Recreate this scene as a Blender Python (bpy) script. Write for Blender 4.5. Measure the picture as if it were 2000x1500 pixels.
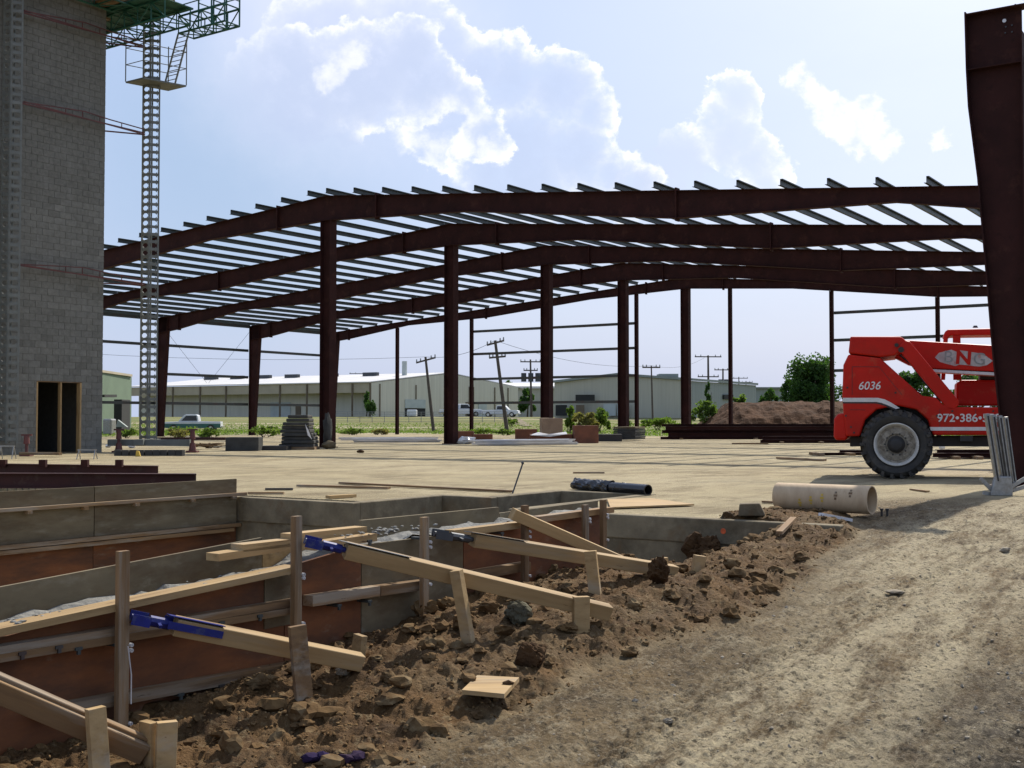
import bpy, bmesh, math, random
import numpy as np
from mathutils import Vector, Matrix
from mathutils import noise as mnoise
random.seed(7)
scene = bpy.context.scene
for o in list(bpy.data.objects): bpy.data.objects.remove(o)

# ------------------------------------------------------------------ camera
F = 2300.0; PITCH = math.atan(70/2300.0); CAMH = 1.03
cd = bpy.data.cameras.new('camera'); cam = bpy.data.objects.new('camera', cd)
scene.collection.objects.link(cam)
cam.location = (0, 0, CAMH); cam.rotation_euler = (math.pi/2+PITCH, 0, 0)
cd.sensor_width = 36.0; cd.lens = 36.0*F/2000.0; cd.clip_start = 0.05; cd.clip_end = 8000
scene.camera = cam
SUN_AZ = math.radians(31.0); SUN_EL = math.radians(44.0)     # azimuth to the right of straight ahead (+Y)
# ------------------------------------------------------------------ exposure
vs = scene.view_settings
vs.view_transform = 'Standard'; vs.look = 'None'; vs.gamma = 1.0; vs.use_curve_mapping = False
vs.exposure = 0.34
# ------------------------------------------------------------------ sun
sl = bpy.data.lights.new('sun', 'SUN'); sl.energy = 4.6; sl.angle = math.radians(0.55); sl.color = (1.0, 0.945, 0.85)
so = bpy.data.objects.new('sun', sl); scene.collection.objects.link(so)
sdir = Vector((math.sin(SUN_AZ)*math.cos(SUN_EL), math.cos(SUN_AZ)*math.cos(SUN_EL), math.sin(SUN_EL)))
so.rotation_euler = sdir.to_track_quat('Z', 'Y').to_euler(); so.location = sdir*200
# ------------------------------------------------------------------ world
world = bpy.data.worlds.new('World'); scene.world = world; world.use_nodes = True
def make_world():
    nt = world.node_tree; N = nt.nodes; K = nt.links
    for n in list(N): N.remove(n)
    def val(x, sock):
        if isinstance(x, (int, float)): sock.default_value = x
        elif isinstance(x, (tuple, list)): sock.default_value = x
        else: K.new(x, sock)
    def m(op, a, b=0.0, c=0.0, clamp=False):
        n = N.new('ShaderNodeMath'); n.operation = op; n.use_clamp = clamp
        val(a, n.inputs[0]); val(b, n.inputs[1]); val(c, n.inputs[2]); return n.outputs[0]
    def vm(op, a, b=(0, 0, 0), out=0):
        n = N.new('ShaderNodeVectorMath'); n.operation = op
        val(a, n.inputs[0]); val(b, n.inputs[1]); return n.outputs[out]
    def sst(x, lo, hi):
        n = N.new('ShaderNodeMapRange'); n.interpolation_type = 'SMOOTHSTEP'
        val(x, n.inputs[0]); n.inputs[1].default_value = lo; n.inputs[2].default_value = hi; return n.outputs[0]
    def noise(vec, scale, detail, rough=0.55, col=False):
        n = N.new('ShaderNodeTexNoise'); n.inputs['Scale'].default_value = scale
        n.inputs['Detail'].default_value = detail; n.inputs['Roughness'].default_value = rough
        K.new(vec, n.inputs['Vector']); return n.outputs['Color' if col else 'Fac']
    def mix(f, a, b):
        n = N.new('ShaderNodeMix'); n.data_type = 'RGBA'
        val(f, n.inputs[0]); val(a, n.inputs[6]); val(b, n.inputs[7]); return n.outputs[2]
    tc = N.new('ShaderNodeTexCoord'); d = tc.outputs['Generated']
    sky = N.new('ShaderNodeTexSky'); sky.sky_type = 'NISHITA'; sky.sun_disc = False
    sky.sun_elevation = SUN_EL; sky.sun_rotation = SUN_AZ
    sky.air_density = 1.2; sky.dust_density = 3.2; sky.ozone_density = 2.0; sky.altitude = 100
    sep = N.new('ShaderNodeSeparateXYZ'); K.new(d, sep.inputs[0])
    X, Y, Z = sep.outputs
    base = sky.outputs[0]
    # summer haze: whitens the air low down, all round the horizon
    hz = m('POWER', m('SUBTRACT', 1.0, m('MAXIMUM', Z, 0.0), clamp=True), 7.0)
    base = mix(m('MULTIPLY', hz, 0.55), base, (6.6, 6.75, 7.2, 1))
    base = mix(0.50, base, (5.5, 6.9, 10.6, 1))
    # scattered cumulus over the whole sky (direction based)
    zz = m('ADD', m('MAXIMUM', Z, 0.0), 0.16)
    comb = N.new('ShaderNodeCombineXYZ'); K.new(m('DIVIDE', X, zz), comb.inputs[0]); K.new(m('DIVIDE', Y, zz), comb.inputs[1])
    gen = noise(comb.outputs[0], 0.55, 7, 0.6)
    veil = sst(gen, 0.40, 0.75)
    base = mix(m('MULTIPLY', veil, 0.22), base, (5.2, 6.1, 7.8, 1))
    # the cumulus towers that stand in the west, as discs of billows on the sky (units: 1/2300 rad around +Y)
    yy = m('MAXIMUM', Y, 0.12)
    gx = m('MULTIPLY', m('DIVIDE', X, yy), 2300.0); gy = m('MULTIPLY', m('DIVIDE', Z, yy), 2300.0)
    c2 = N.new('ShaderNodeCombineXYZ'); K.new(gx, c2.inputs[0]); K.new(gy, c2.inputs[1])
    p = c2.outputs[0]
    w1 = vm('SCALE', vm('SUBTRACT', noise(p, 0.011, 6, 0.6, True), (0.5, 0.5, 0.5)), (0, 0, 0))
    w1.node.inputs[3].default_value = 95.0
    w2 = vm('SCALE', vm('SUBTRACT', noise(p, 0.05, 4, 0.6, True), (0.5, 0.5, 0.5)), (0, 0, 0))
    w2.node.inputs[3].default_value = 30.0
    pw = vm('ADD', vm('ADD', p, w1), w2)
    flat = N.new('ShaderNodeVectorMath'); flat.operation = 'MULTIPLY'; K.new(pw, flat.inputs[0]); flat.inputs[1].default_value = (1, 1, 0)
    pw = flat.outputs[0]
    fbm = noise(p, 0.018, 7, 0.62)
    def layer(col, circles, rimw, rimk, fill, fillc, soft, cen):
        def sdf(q):
            out = None
            for (px, py, r) in circles:
                dd = m('SUBTRACT', float(r), vm('DISTANCE', q, (px-1000.0, 820.0-py, 0.0), 1))
                out = dd if out is None else m('SMOOTH_MAX', out, dd, 12.0)
            return out
        s = sdf(pw)
        al = sst(s, -soft, soft)
        deep = m('POWER', 2.718, m('MULTIPLY', m('MAXIMUM', s, 0.0), -1.0/rimw))
        face = sst(vm('DOT_PRODUCT', vm('NORMALIZE', vm('SUBTRACT', p, (cen[0]-1000.0, 820.0-cen[1], 0.0))), (0.62, 0.78, 0.0), 1), -0.35, 0.55)
        rim = m('MULTIPLY', m('MULTIPLY', m('MULTIPLY', deep, al), face), m('MULTIPLY', sst(fbm, 0.30, 0.62), rimk), clamp=True)
        body = m('MULTIPLY', al, m('MULTIPLY', fill, sst(m('ADD', fbm, m('MULTIPLY', s, 0.0015)), 0.25, 0.7)))
        col = mix(body, col, fillc)
        return mix(rim, col, (10.9, 10.9, 10.8, 1))
    shade = (5.1, 6.0, 8.2, 1); pale = (9.2, 9.3, 9.6, 1)
    # dull blue-grey belly of the big cloud on the left
    bell = m('MULTIPLY', sst(vm('DISTANCE', pw, (430-1000.0, 820.0-300, 0), 1), 520.0, 60.0), 0.62)
    col = mix(bell, base, (3.6, 5.0, 7.0, 1))
    col = mix(m('MULTIPLY', sst(vm('DISTANCE', pw, (640-1000.0, 820.0-40, 0), 1), 420.0, 40.0), 0.55), col, (9.0, 9.1, 10.6, 1))
    col = layer(col, [(640, 120, 160), (760, 110, 150), (850, 110, 100), (930, 140, 90), (1000, 150, 88), (1090, 170, 85), (1150, 215, 62),
                      (1120, 300, 90), (1200, 330, 55), (1240, 370, 60), (1010, 320, 130)], 15.0, 1.5, 0.45, shade, 7.0, (850, 330))
    col = layer(col, [(560, 170, 130), (700, 150, 120), (790, 110, 85), (830, 170, 85), (890, 215, 75), (930, 250, 62), (965, 275, 36), (860, 260, 70)], 13.0, 1.35, 0.38, shade, 7.0, (740, 300))
    col = layer(col, [(1300, 330, 55), (1345, 300, 55), (1400, 240, 45), (1440, 190, 58), (1470, 190, 32), (1430, 270, 70), (1480, 310, 58), (1510, 350, 45), (1250, 360, 50)], 12.0, 1.5, 0.30, (6.4, 6.9, 8.4, 1), 6.0, (1400, 330))
    col = layer(col, [(1565, 150, 22), (1585, 180, 24), (1620, 205, 32), (1650, 230, 40), (1690, 240, 42), (1705, 205, 24), (1730, 275, 26), (1680, 268, 36), (1838, 262, 14)], 26.0, 0.95, 0.75, pale, 11.0, (1600, 290))
    col = layer(col, [(690, 95, 26), (665, 110, 30), (640, 140, 30), (800, 270, 26), (850, 287, 24), (900, 292, 24), (960, 285, 26)], 30.0, 0.55, 0.55, pale, 16.0, (600, 400))
    bg = N.new('ShaderNodeBackground'); K.new(col, bg.inputs[0]); bg.inputs[1].default_value = 0.088
    out = N.new('ShaderNodeOutputWorld'); K.new(bg.outputs[0], out.inputs[0])
make_world()
world.cycles.sampling_method = 'NONE'
scene.render.engine = 'CYCLES'
scene.cycles.max_bounces = 5; scene.cycles.diffuse_bounces = 3; scene.cycles.glossy_bounces = 2

# ------------------------------------------------------------------ geometry helpers
AZ = math.atan(0.677); S, C = math.sin(AZ), math.cos(AZ)
LV = Vector((S, C, 0)); CV = Vector((C, -S, 0))               # along the new building / across it
CAMP = Vector((0, 0, CAMH))
def uv(u, v, z=0.0): return Vector((u*S+v*C, u*C-v*S, z))
def ray(px, py):
    r = (px-1000)/F; t = (750-py)/F
    return Vector((r, math.cos(PITCH)-t*math.sin(PITCH), math.sin(PITCH)+t*math.cos(PITCH)))
def at(px, py, Y): d = ray(px, py); return CAMP+d*(Y/d.y)
def gr(px, py, z=0.0): d = ray(px, py); return CAMP+d*((z-CAMH)/d.z)
def onv(px, py, v): d = ray(px, py); return CAMP+d*(v/CV.dot(d))
def onu(px, py, u): d = ray(px, py); return CAMP+d*(u/LV.dot(d))

WM = {}
col0 = scene.collection
def thing(name, label, cat, loc, group=None, kind=None):
    o = bpy.data.objects.new(name, None); col0.objects.link(o); o.location = loc; o.empty_display_size = 0.2
    WM[o.name] = Matrix.Translation(Vector(loc)); tag(o, label, cat, group, kind); return o
def tag(o, label=None, cat=None, group=None, kind=None):
    if label: o['label'] = label
    if cat: o['category'] = cat
    if group: o['group'] = group
    if kind: o['kind'] = kind
    return o
def link(name, me, mtx, parent, mat):
    o = bpy.data.objects.new(name, me); col0.objects.link(o)
    if mat is not None and len(me.materials) == 0: me.materials.append(mat)
    if parent is not None:
        o.parent = parent; o.matrix_basis = WM[parent.name].inverted() @ mtx
    else: o.matrix_basis = mtx
    WM[o.name] = mtx.copy(); return o
class MB:
    def __init__(s): s.v = []; s.f = []
    def add(s, vs, fs):
        o = len(s.v); s.v += [tuple(x) for x in vs]; s.f += [tuple(i+o for i in f) for f in fs]; return s
    def frame(s, c, ax, ay, az):
        c = Vector(c); vs = []
        for k in (-1, 1):
            for j in (-1, 1):
                for i in (-1, 1): vs.append(c+ax*i+ay*j+az*k)
        return s.add(vs, [(0, 2, 3, 1), (4, 5, 7, 6), (0, 1, 5, 4), (2, 6, 7, 3), (0, 4, 6, 2), (1, 3, 7, 5)])
    def box(s, c, size, rz=0.0):
        x = Vector((math.cos(rz), math.sin(rz), 0)); y = Vector((-math.sin(rz), math.cos(rz), 0))
        return s.frame(c, x*size[0]/2, y*size[1]/2, Vector((0, 0, size[2]/2)))
    def beam(s, p0, p1, w, h, up=(0, 0, 1)):
        p0 = Vector(p0); p1 = Vector(p1); x = (p1-p0).normalized(); y = Vector(up).cross(x)
        if y.length < 1e-4: y = Vector((1, 0, 0)).cross(x)
        y.normalize(); z = x.cross(y)
        return s.frame((p0+p1)/2, (p1-p0)/2, y*w/2, z*h/2)
    def tube(s, p0, p1, r0, r1=None, n=10, cap=True):
        p0 = Vector(p0); p1 = Vector(p1); r1 = r0 if r1 is None else r1
        x = (p1-p0).normalized(); y = x.orthogonal().normalized(); z = x.cross(y); vs = []
        for p, r in ((p0, r0), (p1, r1)):
            for i in range(n):
                a = 2*math.pi*i/n; vs.append(p+(y*math.cos(a)+z*math.sin(a))*r)
        fs = [(i, (i+1) % n, n+(i+1) % n, n+i) for i in range(n)]
        if cap: fs += [tuple(range(n-1, -1, -1)), tuple(range(n, 2*n))]
        return s.add(vs, fs)
    def path(s, pts, r, n=6):
        for a, b in zip(pts[:-1], pts[1:]): s.tube(a, b, r, r, n)
        return s
    def prism(s, pts, ext):
        pts = [Vector(p) for p in pts]; e = Vector(ext); n = len(pts)
        vs = pts+[p+e for p in pts]
        fs = [(i, (i+1) % n, n+(i+1) % n, n+i) for i in range(n)]+[tuple(range(n-1, -1, -1)), tuple(range(n, 2*n))]
        return s.add(vs, fs)
    def lathe(s, c, axis, prof, n=32):            # prof: (along axis, radius)
        c = Vector(c); x = Vector(axis).normalized(); y = x.orthogonal().normalized(); z = x.cross(y); vs = []; k = len(prof)
        for i in range(n):
            a = 2*math.pi*i/n; d = y*math.cos(a)+z*math.sin(a)
            for (t, r) in prof: vs.append(c+x*t+d*r)
        fs = []
        for i in range(n):
            j = (i+1) % n
            for q in range(k-1): fs.append((i*k+q, j*k+q, j*k+q+1, i*k+q+1))
        return s.add(vs, fs)
    def lump(s, c, r, seed=0, sub=2, rough=0.28, sq=(1, 1, 1)):
        bm = bmesh.new(); bmesh.ops.create_icosphere(bm, subdivisions=sub, radius=1.0)
        rr = random.Random(seed); sv = Vector((rr.uniform(-50, 50), rr.uniform(-50, 50), rr.uniform(-50, 50)))
        cuts = [(Vector((rr.gauss(0, 1), rr.gauss(0, 1), rr.gauss(0, 1))).normalized(), rr.uniform(.62, .95)) for _ in range(7)]
        vs = []
        for v in bm.verts:
            d = v.co.normalized(); q = d*(1.0+rough*(0.9*mnoise.noise(d*1.6+sv)+0.6*mnoise.noise(d*3.7+sv)+0.42*mnoise.noise(d*8.5+sv)))
            if rough > .15:
                for (n_, c_) in cuts:
                    t_ = q.dot(n_)
                    if t_ > c_: q = q-n_*(t_-c_)*.8
            vs.append(Vector(c)+Vector((q.x*sq[0], q.y*sq[1], q.z*sq[2]))*r)
        fs = [tuple(v.index for v in f.verts) for f in bm.faces]; bm.free()
        return s.add(vs, fs)
    def mesh(s, name, inv=None, recalc=True, smooth=False):
        me = bpy.data.meshes.new(name); vs = s.v
        if inv is not None: vs = [tuple(inv @ Vector(v)) for v in vs]
        me.from_pydata(vs, [], s.f); me.update()
        if recalc:
            bm = bmesh.new(); bm.from_mesh(me); bmesh.ops.recalc_face_normals(bm, faces=bm.faces); bm.to_mesh(me); bm.free()
        if smooth:
            me.polygons.foreach_set('use_smooth', [True]*len(me.polygons))
        return me
    def build(s, name, mat, parent=None, smooth=False, bevel=0.0, recalc=True):
        if parent is None:
            a = np.array(s.v); o = Vector((float((a[:, 0].min()+a[:, 0].max())/2), float((a[:, 1].min()+a[:, 1].max())/2), float(a[:, 2].min())))
            M = Matrix.Translation(o)
        else: M = WM[parent.name]
        o = link(name, s.mesh(name, M.inverted(), recalc, smooth), M, parent, mat)
        if bevel > 0:
            b = o.modifiers.new('bevel', 'BEVEL'); b.width = bevel; b.segments = 2; b.limit_method = 'ANGLE'; b.angle_limit = math.radians(40)
        if smooth:
            try: o.data.set_sharp_from_angle(angle=math.radians(42))
            except Exception: pass
        return o
def board(name, p0, p1, w, h, mat, parent=None, up=(0, 0, 1), bevel=0.0):
    """a straight plank: local X runs along it, w across, h along 'up'"""
    p0 = Vector(p0); p1 = Vector(p1); x = (p1-p0).normalized(); y = Vector(up).cross(x)
    if y.length < 1e-4: y = Vector((1, 0, 0)).cross(x)
    y.normalize(); z = x.cross(y); L = (p1-p0).length
    M = Matrix(((x.x, y.x, z.x, 0), (x.y, y.y, z.y, 0), (x.z, y.z, z.z, 0), (0, 0, 0, 1))); M.translation = (p0+p1)/2
    mb = MB(); mb.frame((0, 0, 0), Vector((L/2, 0, 0)), Vector((0, w/2, 0)), Vector((0, 0, h/2)))
    o = link(name, mb.mesh(name), M, parent, mat)
    if bevel > 0:
        b = o.modifiers.new('bevel', 'BEVEL'); b.width = bevel; b.segments = 1
    return o
def text(name, s, pos, xdir, updir, size, mat, parent, shear=0.0, thick=0.004, bold=0.0, sx=1.0):
    cu = bpy.data.curves.new(name, 'FONT'); cu.body = s; cu.size = size; cu.align_x = 'CENTER'; cu.align_y = 'CENTER'
    cu.extrude = thick; cu.shear = shear; cu.offset = bold
    t = bpy.data.objects.new(name+'_tmp', cu); col0.objects.link(t)
    bpy.context.view_layer.update()
    me = bpy.data.meshes.new_from_object(t.evaluated_get(bpy.context.evaluated_depsgraph_get()))
    bpy.data.objects.remove(t)
    x = Vector(xdir).normalized(); z = x.cross(Vector(updir)).normalized(); y = z.cross(x)
    M = Matrix(((x.x*sx, y.x, z.x, 0), (x.y*sx, y.y, z.y, 0), (x.z*sx, y.z, z.z, 0), (0, 0, 0, 1))); M.translation = Vector(pos)
    me.materials.clear()
    return link(name, me, M, parent, mat)

# ------------------------------------------------------------------ materials
def material(name, c1, c2=None, rough=0.7, metal=0.0, scale=6.0, detail=6.0, bump=0.0, bscale=None, stretch=(1, 1, 1), spots=None,
             rnd=0.0, spec=0.5, contrast=(0.35, 0.65), coat=0.0):
    ma = bpy.data.materials.new(name); ma.use_nodes = True; nt = ma.node_tree; N = nt.nodes; K = nt.links
    b = N['Principled BSDF']; b.inputs['Roughness'].default_value = rough; b.inputs['Metallic'].default_value = metal
    b.inputs['Specular IOR Level'].default_value = spec
    if coat: b.inputs['Coat Weight'].default_value = coat
    c2 = c2 or tuple(x*0.75 for x in c1)
    tc = N.new('ShaderNodeTexCoord'); mp = N.new('ShaderNodeMapping'); mp.inputs['Scale'].default_value = stretch
    K.new(tc.outputs['Object'], mp.inputs['Vector'])
    oi = N.new('ShaderNodeObjectInfo'); add = N.new('ShaderNodeVectorMath'); add.operation = 'MULTIPLY_ADD'
    K.new(oi.outputs['Random'], add.inputs[0]); add.inputs[1].default_value = (37, 53, 71); K.new(mp.outputs[0], add.inputs[2])
    n1 = N.new('ShaderNodeTexNoise'); n1.inputs['Scale'].default_value = scale; n1.inputs['Detail'].default_value = detail; n1.inputs['Roughness'].default_value = 0.65
    K.new(add.outputs[0], n1.inputs['Vector'])
    mr = N.new('ShaderNodeMapRange'); mr.inputs[1].default_value = contrast[0]; mr.inputs[2].default_value = contrast[1]; K.new(n1.outputs['Fac'], mr.inputs[0])
    mx = N.new('ShaderNodeMix'); mx.data_type = 'RGBA'; mx.inputs[6].default_value = (*c1, 1); mx.inputs[7].default_value = (*c2, 1); K.new(mr.outputs[0], mx.inputs[0])
    colr = mx.outputs[2]
    for (sc, ss, lo, hi, amt) in (spots or []):
        n2 = N.new('ShaderNodeTexNoise'); n2.inputs['Scale'].default_value = ss; n2.inputs['Detail'].default_value = 5; n2.inputs['Roughness'].default_value = 0.7
        K.new(add.outputs[0], n2.inputs['Vector'])
        m2 = N.new('ShaderNodeMapRange'); m2.inputs[1].default_value = lo; m2.inputs[2].default_value = hi; m2.inputs[4].default_value = amt; K.new(n2.outputs['Fac'], m2.inputs[0])
        x2 = N.new('ShaderNodeMix'); x2.data_type = 'RGBA'; K.new(m2.outputs[0], x2.inputs[0]); K.new(colr, x2.inputs[6]); x2.inputs[7].default_value = (*sc, 1); colr = x2.outputs[2]
    if rnd:
        hs = N.new('ShaderNodeHueSaturation'); K.new(colr, hs.inputs['Color'])
        mm = N.new('ShaderNodeMapRange'); mm.inputs[3].default_value = 1-rnd; mm.inputs[4].default_value = 1+rnd; K.new(oi.outputs['Random'], mm.inputs[0]); K.new(mm.outputs[0], hs.inputs['Value']); colr = hs.outputs[0]
    K.new(colr, b.inputs['Base Color'])
    if bump:
        n3 = N.new('ShaderNodeTexNoise'); n3.inputs['Scale'].default_value = bscale or scale*3; n3.inputs['Detail'].default_value = 6; K.new(add.outputs[0], n3.inputs['Vector'])
        bp = N.new('ShaderNodeBump'); bp.inputs['Strength'].default_value = 1.0; bp.inputs['Distance'].default_value = bump; K.new(n3.outputs['Fac'], bp.inputs['Height']); K.new(bp.outputs[0], b.inputs['Normal'])
    return ma
M = {}
M['primer'] = material('red_oxide_primer', (0.043, 0.0150, 0.0125), (0.027, 0.0105, 0.009), 0.75, scale=1.4, spec=.12, spots=[((0.085, 0.036, 0.024), 2.2, 0.55, 0.75, 0.6), ((0.014, 0.007, 0.006), 5, .58, .7, .5)])
M['primer2'] = material('red_oxide_primer_dusty', (0.060, 0.018, 0.015), (0.036, 0.013, 0.011), 0.65, scale=2.0, spec=.3, spots=[((0.15, 0.10, 0.07), 4.0, 0.55, 0.75, 0.5)])
M['galv'] = material('galvanised_purlin', (0.062, 0.076, 0.072), (0.042, 0.053, 0.05), 0.5, metal=0.1, scale=3, spec=.3)
M['girt'] = material('green_grey_girt', (0.045, 0.052, 0.048), (0.03, 0.036, 0.033), 0.5, scale=2, spots=[((0.08, 0.035, 0.025), 2.0, 0.5, 0.65, 0.5)])
M['zinc'] = material('zinc_steel', (0.34, 0.34, 0.32), (0.22, 0.22, 0.205), 0.42, metal=0.6, scale=14, spots=[((0.30, 0.24, 0.18), 7, 0.5, 0.7, 0.6)])
M['mast'] = material('mast_grey_green', (0.165, 0.172, 0.150), (0.12, 0.126, 0.11), 0.55, metal=0.1, scale=4)
M['green'] = material('platform_green', (0.016, 0.105, 0.065), (0.01, 0.06, 0.04), 0.5, scale=4)
M['redtie'] = material('red_tie_paint', (0.13, 0.035, 0.026), (0.08, 0.026, 0.022), 0.6, scale=5)
M['block'] = material('concrete_block', (0.200, 0.196, 0.168), (0.150, 0.147, 0.127), 0.95, scale=9, bump=0.004, bscale=60, rnd=0.10, spec=.15, spots=[((0.26, 0.255, 0.23), 1.3, 0.5, 0.7, 0.4), ((0.11, 0.105, 0.085), .5, .5, .7, .35)])
M['mortar'] = material('mortar', (0.155, 0.15, 0.13), (0.12, 0.117, 0.10), 0.95, scale=8, spec=.2)
M['conc'] = material('concrete', (0.245, 0.200, 0.125), (0.14, 0.113, 0.072), 0.9, scale=2.4, bump=0.005, bscale=30, spec=.2, spots=[((0.085, 0.065, 0.038), 1.3, 0.48, 0.68, 0.8), ((0.31, 0.255, 0.165), 5, 0.58, 0.72, 0.4), ((0.15, 0.082, 0.034), 2.7, .55, .7, .5)])
M['wetconc'] = material('fresh_concrete', (0.235, 0.225, 0.195), (0.13, 0.125, 0.11), 0.8, scale=14, bump=0.012, bscale=26, spec=.3)
M['ply'] = material('form_plywood_red', (0.215, 0.078, 0.026), (0.125, 0.048, 0.02), 0.75, scale=2.6, stretch=(0.6, 1, 2.5), bump=0.002, spec=.3, spots=[((0.055, 0.032, 0.02), 1.5, 0.46, 0.68, 0.75), ((0.26, 0.20, 0.13), 3.2, 0.60, 0.75, 0.5)])
M['plygrey'] = material('form_plywood_grey', (0.200, 0.158, 0.092), (0.125, 0.098, 0.058), 0.85, scale=2.2, stretch=(0.5, 1, 2), bump=0.002, spec=.2, spots=[((0.10, 0.06, 0.03), 2.0, 0.48, 0.68, 0.75), ((0.26, 0.225, 0.155), 5.0, 0.55, 0.7, 0.5)])
M['pine'] = material('new_pine', (0.425, 0.285, 0.130), (0.30, 0.195, 0.085), 0.75, scale=5, stretch=(0.25, 3, 3), bump=0.0015, spec=.25, spots=[((0.16, 0.085, 0.035), 5.0, 0.58, 0.70, 0.6), ((0.36, 0.31, 0.23), 1.8, .52, .7, .55), ((0.13, 0.08, 0.04), 1.2, .6, .7, .6), ((0.07, 0.035, 0.015), 13, .66, .70, .9)], rnd=0.15)
M['oldpine'] = material('weathered_pine', (0.265, 0.160, 0.070), (0.17, 0.10, 0.048), 0.8, scale=4, stretch=(0.25, 3, 3), bump=0.003, spec=.25, spots=[((0.30, 0.265, 0.205), 2.6, 0.48, 0.64, 0.75), ((0.08, 0.047, 0.024), 3.0, 0.55, 0.68, 0.75), ((0.12, 0.07, 0.034), .9, .52, .66, .6), ((0.04, 0.022, 0.012), 13, .65, .69, .9)], rnd=0.2)
M['blue'] = material('blue_brace_steel', (0.012, 0.018, 0.17), (0.008, 0.012, 0.09), 0.45, scale=8, spec=.3, spots=[((0.10, 0.11, 0.14), 9, 0.52, 0.66, 0.7)])
M['red'] = material('machine_red', (0.52, 0.0125, 0.0035), (0.42, 0.011, 0.0032), 0.45, scale=1.6, spec=.2, spots=[((0.24, 0.026, 0.010), 1.8, 0.52, 0.75, 0.5), ((0.42, 0.18, 0.08), 3.5, .58, .76, .35)])
M['white'] = material('white_paint', (0.72, 0.70, 0.66), (0.55, 0.53, 0.50), 0.55, scale=5)
M['rubber'] = material('tyre_rubber', (0.028, 0.026, 0.023), (0.05, 0.045, 0.037), 0.85, scale=5, bump=0.003, spots=[((0.17, 0.14, 0.10), 3, 0.52, 0.72, 0.55)])
M['rim'] = material('white_wheel_rim', (0.62, 0.60, 0.54), (0.48, 0.45, 0.39), 0.6, scale=9, spots=[((0.20, 0.15, 0.10), 12, 0.58, 0.70, 0.7)])
M['dark'] = material('dark_grease', (0.02, 0.018, 0.016), (0.03, 0.026, 0.022), 0.6, scale=5)
M['black'] = material('black_plastic', (0.012, 0.012, 0.013), (0.02, 0.02, 0.022), 0.22, scale=6)
M['card'] = material('cardboard_tube', (0.55, 0.41, 0.25), (0.45, 0.32, 0.19), 0.85, scale=3, stretch=(4, 1, 1), bump=0.001, spots=[((0.30, 0.19, 0.10), 4, 0.6, 0.75, 0.5)])
M['yellow'] = material('yellow_print', (0.62, 0.42, 0.06), (0.5, 0.33, 0.05), 0.8)
M['orange'] = material('orange_paint', (0.75, 0.12, 0.03), (0.55, 0.1, 0.03), 0.8)
M['crate'] = material('red_brown_crate', (0.21, 0.075, 0.038), (0.14, 0.055, 0.03), 0.85, scale=3)
M['carton'] = material('carton', (0.36, 0.25, 0.15), (0.28, 0.19, 0.115), 0.9, scale=4)
M['panel'] = material('white_metal_sheet', (0.70, 0.69, 0.68), (0.55, 0.54, 0.53), 0.3, metal=0.25, scale=2)
M['tan'] = material('tan_metal_siding', (0.62, 0.59, 0.465), (0.54, 0.515, 0.405), 0.7, scale=0.6, stretch=(6, 6, 0.15), spots=[((0.42, 0.38, 0.28), 0.25, 0.5, 0.75, 0.35)])
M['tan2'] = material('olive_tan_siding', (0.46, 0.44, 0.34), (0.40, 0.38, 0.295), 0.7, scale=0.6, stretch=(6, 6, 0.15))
M['tan3'] = material('grey_green_siding', (0.25, 0.28, 0.25), (0.21, 0.235, 0.21), 0.7, scale=0.5, stretch=(6, 6, 0.2))  # distant siding; its darker tone also paints shade on the olive warehouse's side wall
M['fascia'] = material('brown_fascia', (0.42, 0.36, 0.245), (0.35, 0.30, 0.205), 0.7, scale=0.5)
M['greenwall'] = material('green_siding', (0.13, 0.185, 0.115), (0.105, 0.15, 0.095), 0.7, scale=0.5)
M['roofw'] = material('white_roof', (0.62, 0.60, 0.57), (0.54, 0.52, 0.49), 0.55, scale=0.3)
M['shutter'] = material('pale_shutter', (0.45, 0.49, 0.45), (0.38, 0.42, 0.39), 0.6, scale=1)
M['dkdoor'] = material('dark_interior', (0.02, 0.02, 0.018), (0.03, 0.03, 0.026), 0.9, scale=1)
M['brdoor'] = material('brown_door', (0.16, 0.12, 0.075), (0.13, 0.10, 0.06), 0.8, scale=1)
M['pole'] = material('pole_wood', (0.11, 0.085, 0.065), (0.07, 0.056, 0.045), 0.9, scale=3)
M['metal_dk'] = material('dark_steel', (0.07, 0.075, 0.08), (0.05, 0.053, 0.056), 0.5, metal=0.4, scale=4)
M['truckgreen'] = material('teal_truck_paint', (0.03, 0.14, 0.115), (0.022, 0.10, 0.085), 0.35, scale=2, coat=0.3)
M['truckwhite'] = material('white_truck_paint', (0.70, 0.71, 0.71), (0.60, 0.61, 0.61), 0.35, scale=2, coat=0.3)
M['glass'] = material('vehicle_glass', (0.02, 0.025, 0.03), (0.03, 0.035, 0.04), 0.08, scale=2)
M['chrome'] = material('chrome', (0.6, 0.6, 0.6), (0.5, 0.5, 0.5), 0.25, metal=0.9)
M['leaf'] = material('leaf_green', (0.055, 0.115, 0.026), (0.030, 0.072, 0.018), 0.75, scale=1.2, spec=0.25)
M['leaf2'] = material('weed_green', (0.105, 0.165, 0.032), (0.06, 0.115, 0.024), 0.8, scale=1.0, spec=0.2)
M['leaf3'] = material('dry_weed', (0.20, 0.17, 0.065), (0.12, 0.125, 0.04), 0.85, scale=0.9, spec=0.2)
M['bark'] = material('bark', (0.10, 0.075, 0.05), (0.06, 0.045, 0.03), 0.9, scale=6, bump=0.01)
M['clod'] = material('clay_clod', (0.165, 0.098, 0.040), (0.092, 0.054, 0.024), 0.95, scale=9, bump=0.006, bscale=40, rnd=0.2, spec=.1, spots=[((0.26, 0.195, 0.105), 5, 0.50, 0.68, 0.65)])
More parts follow.
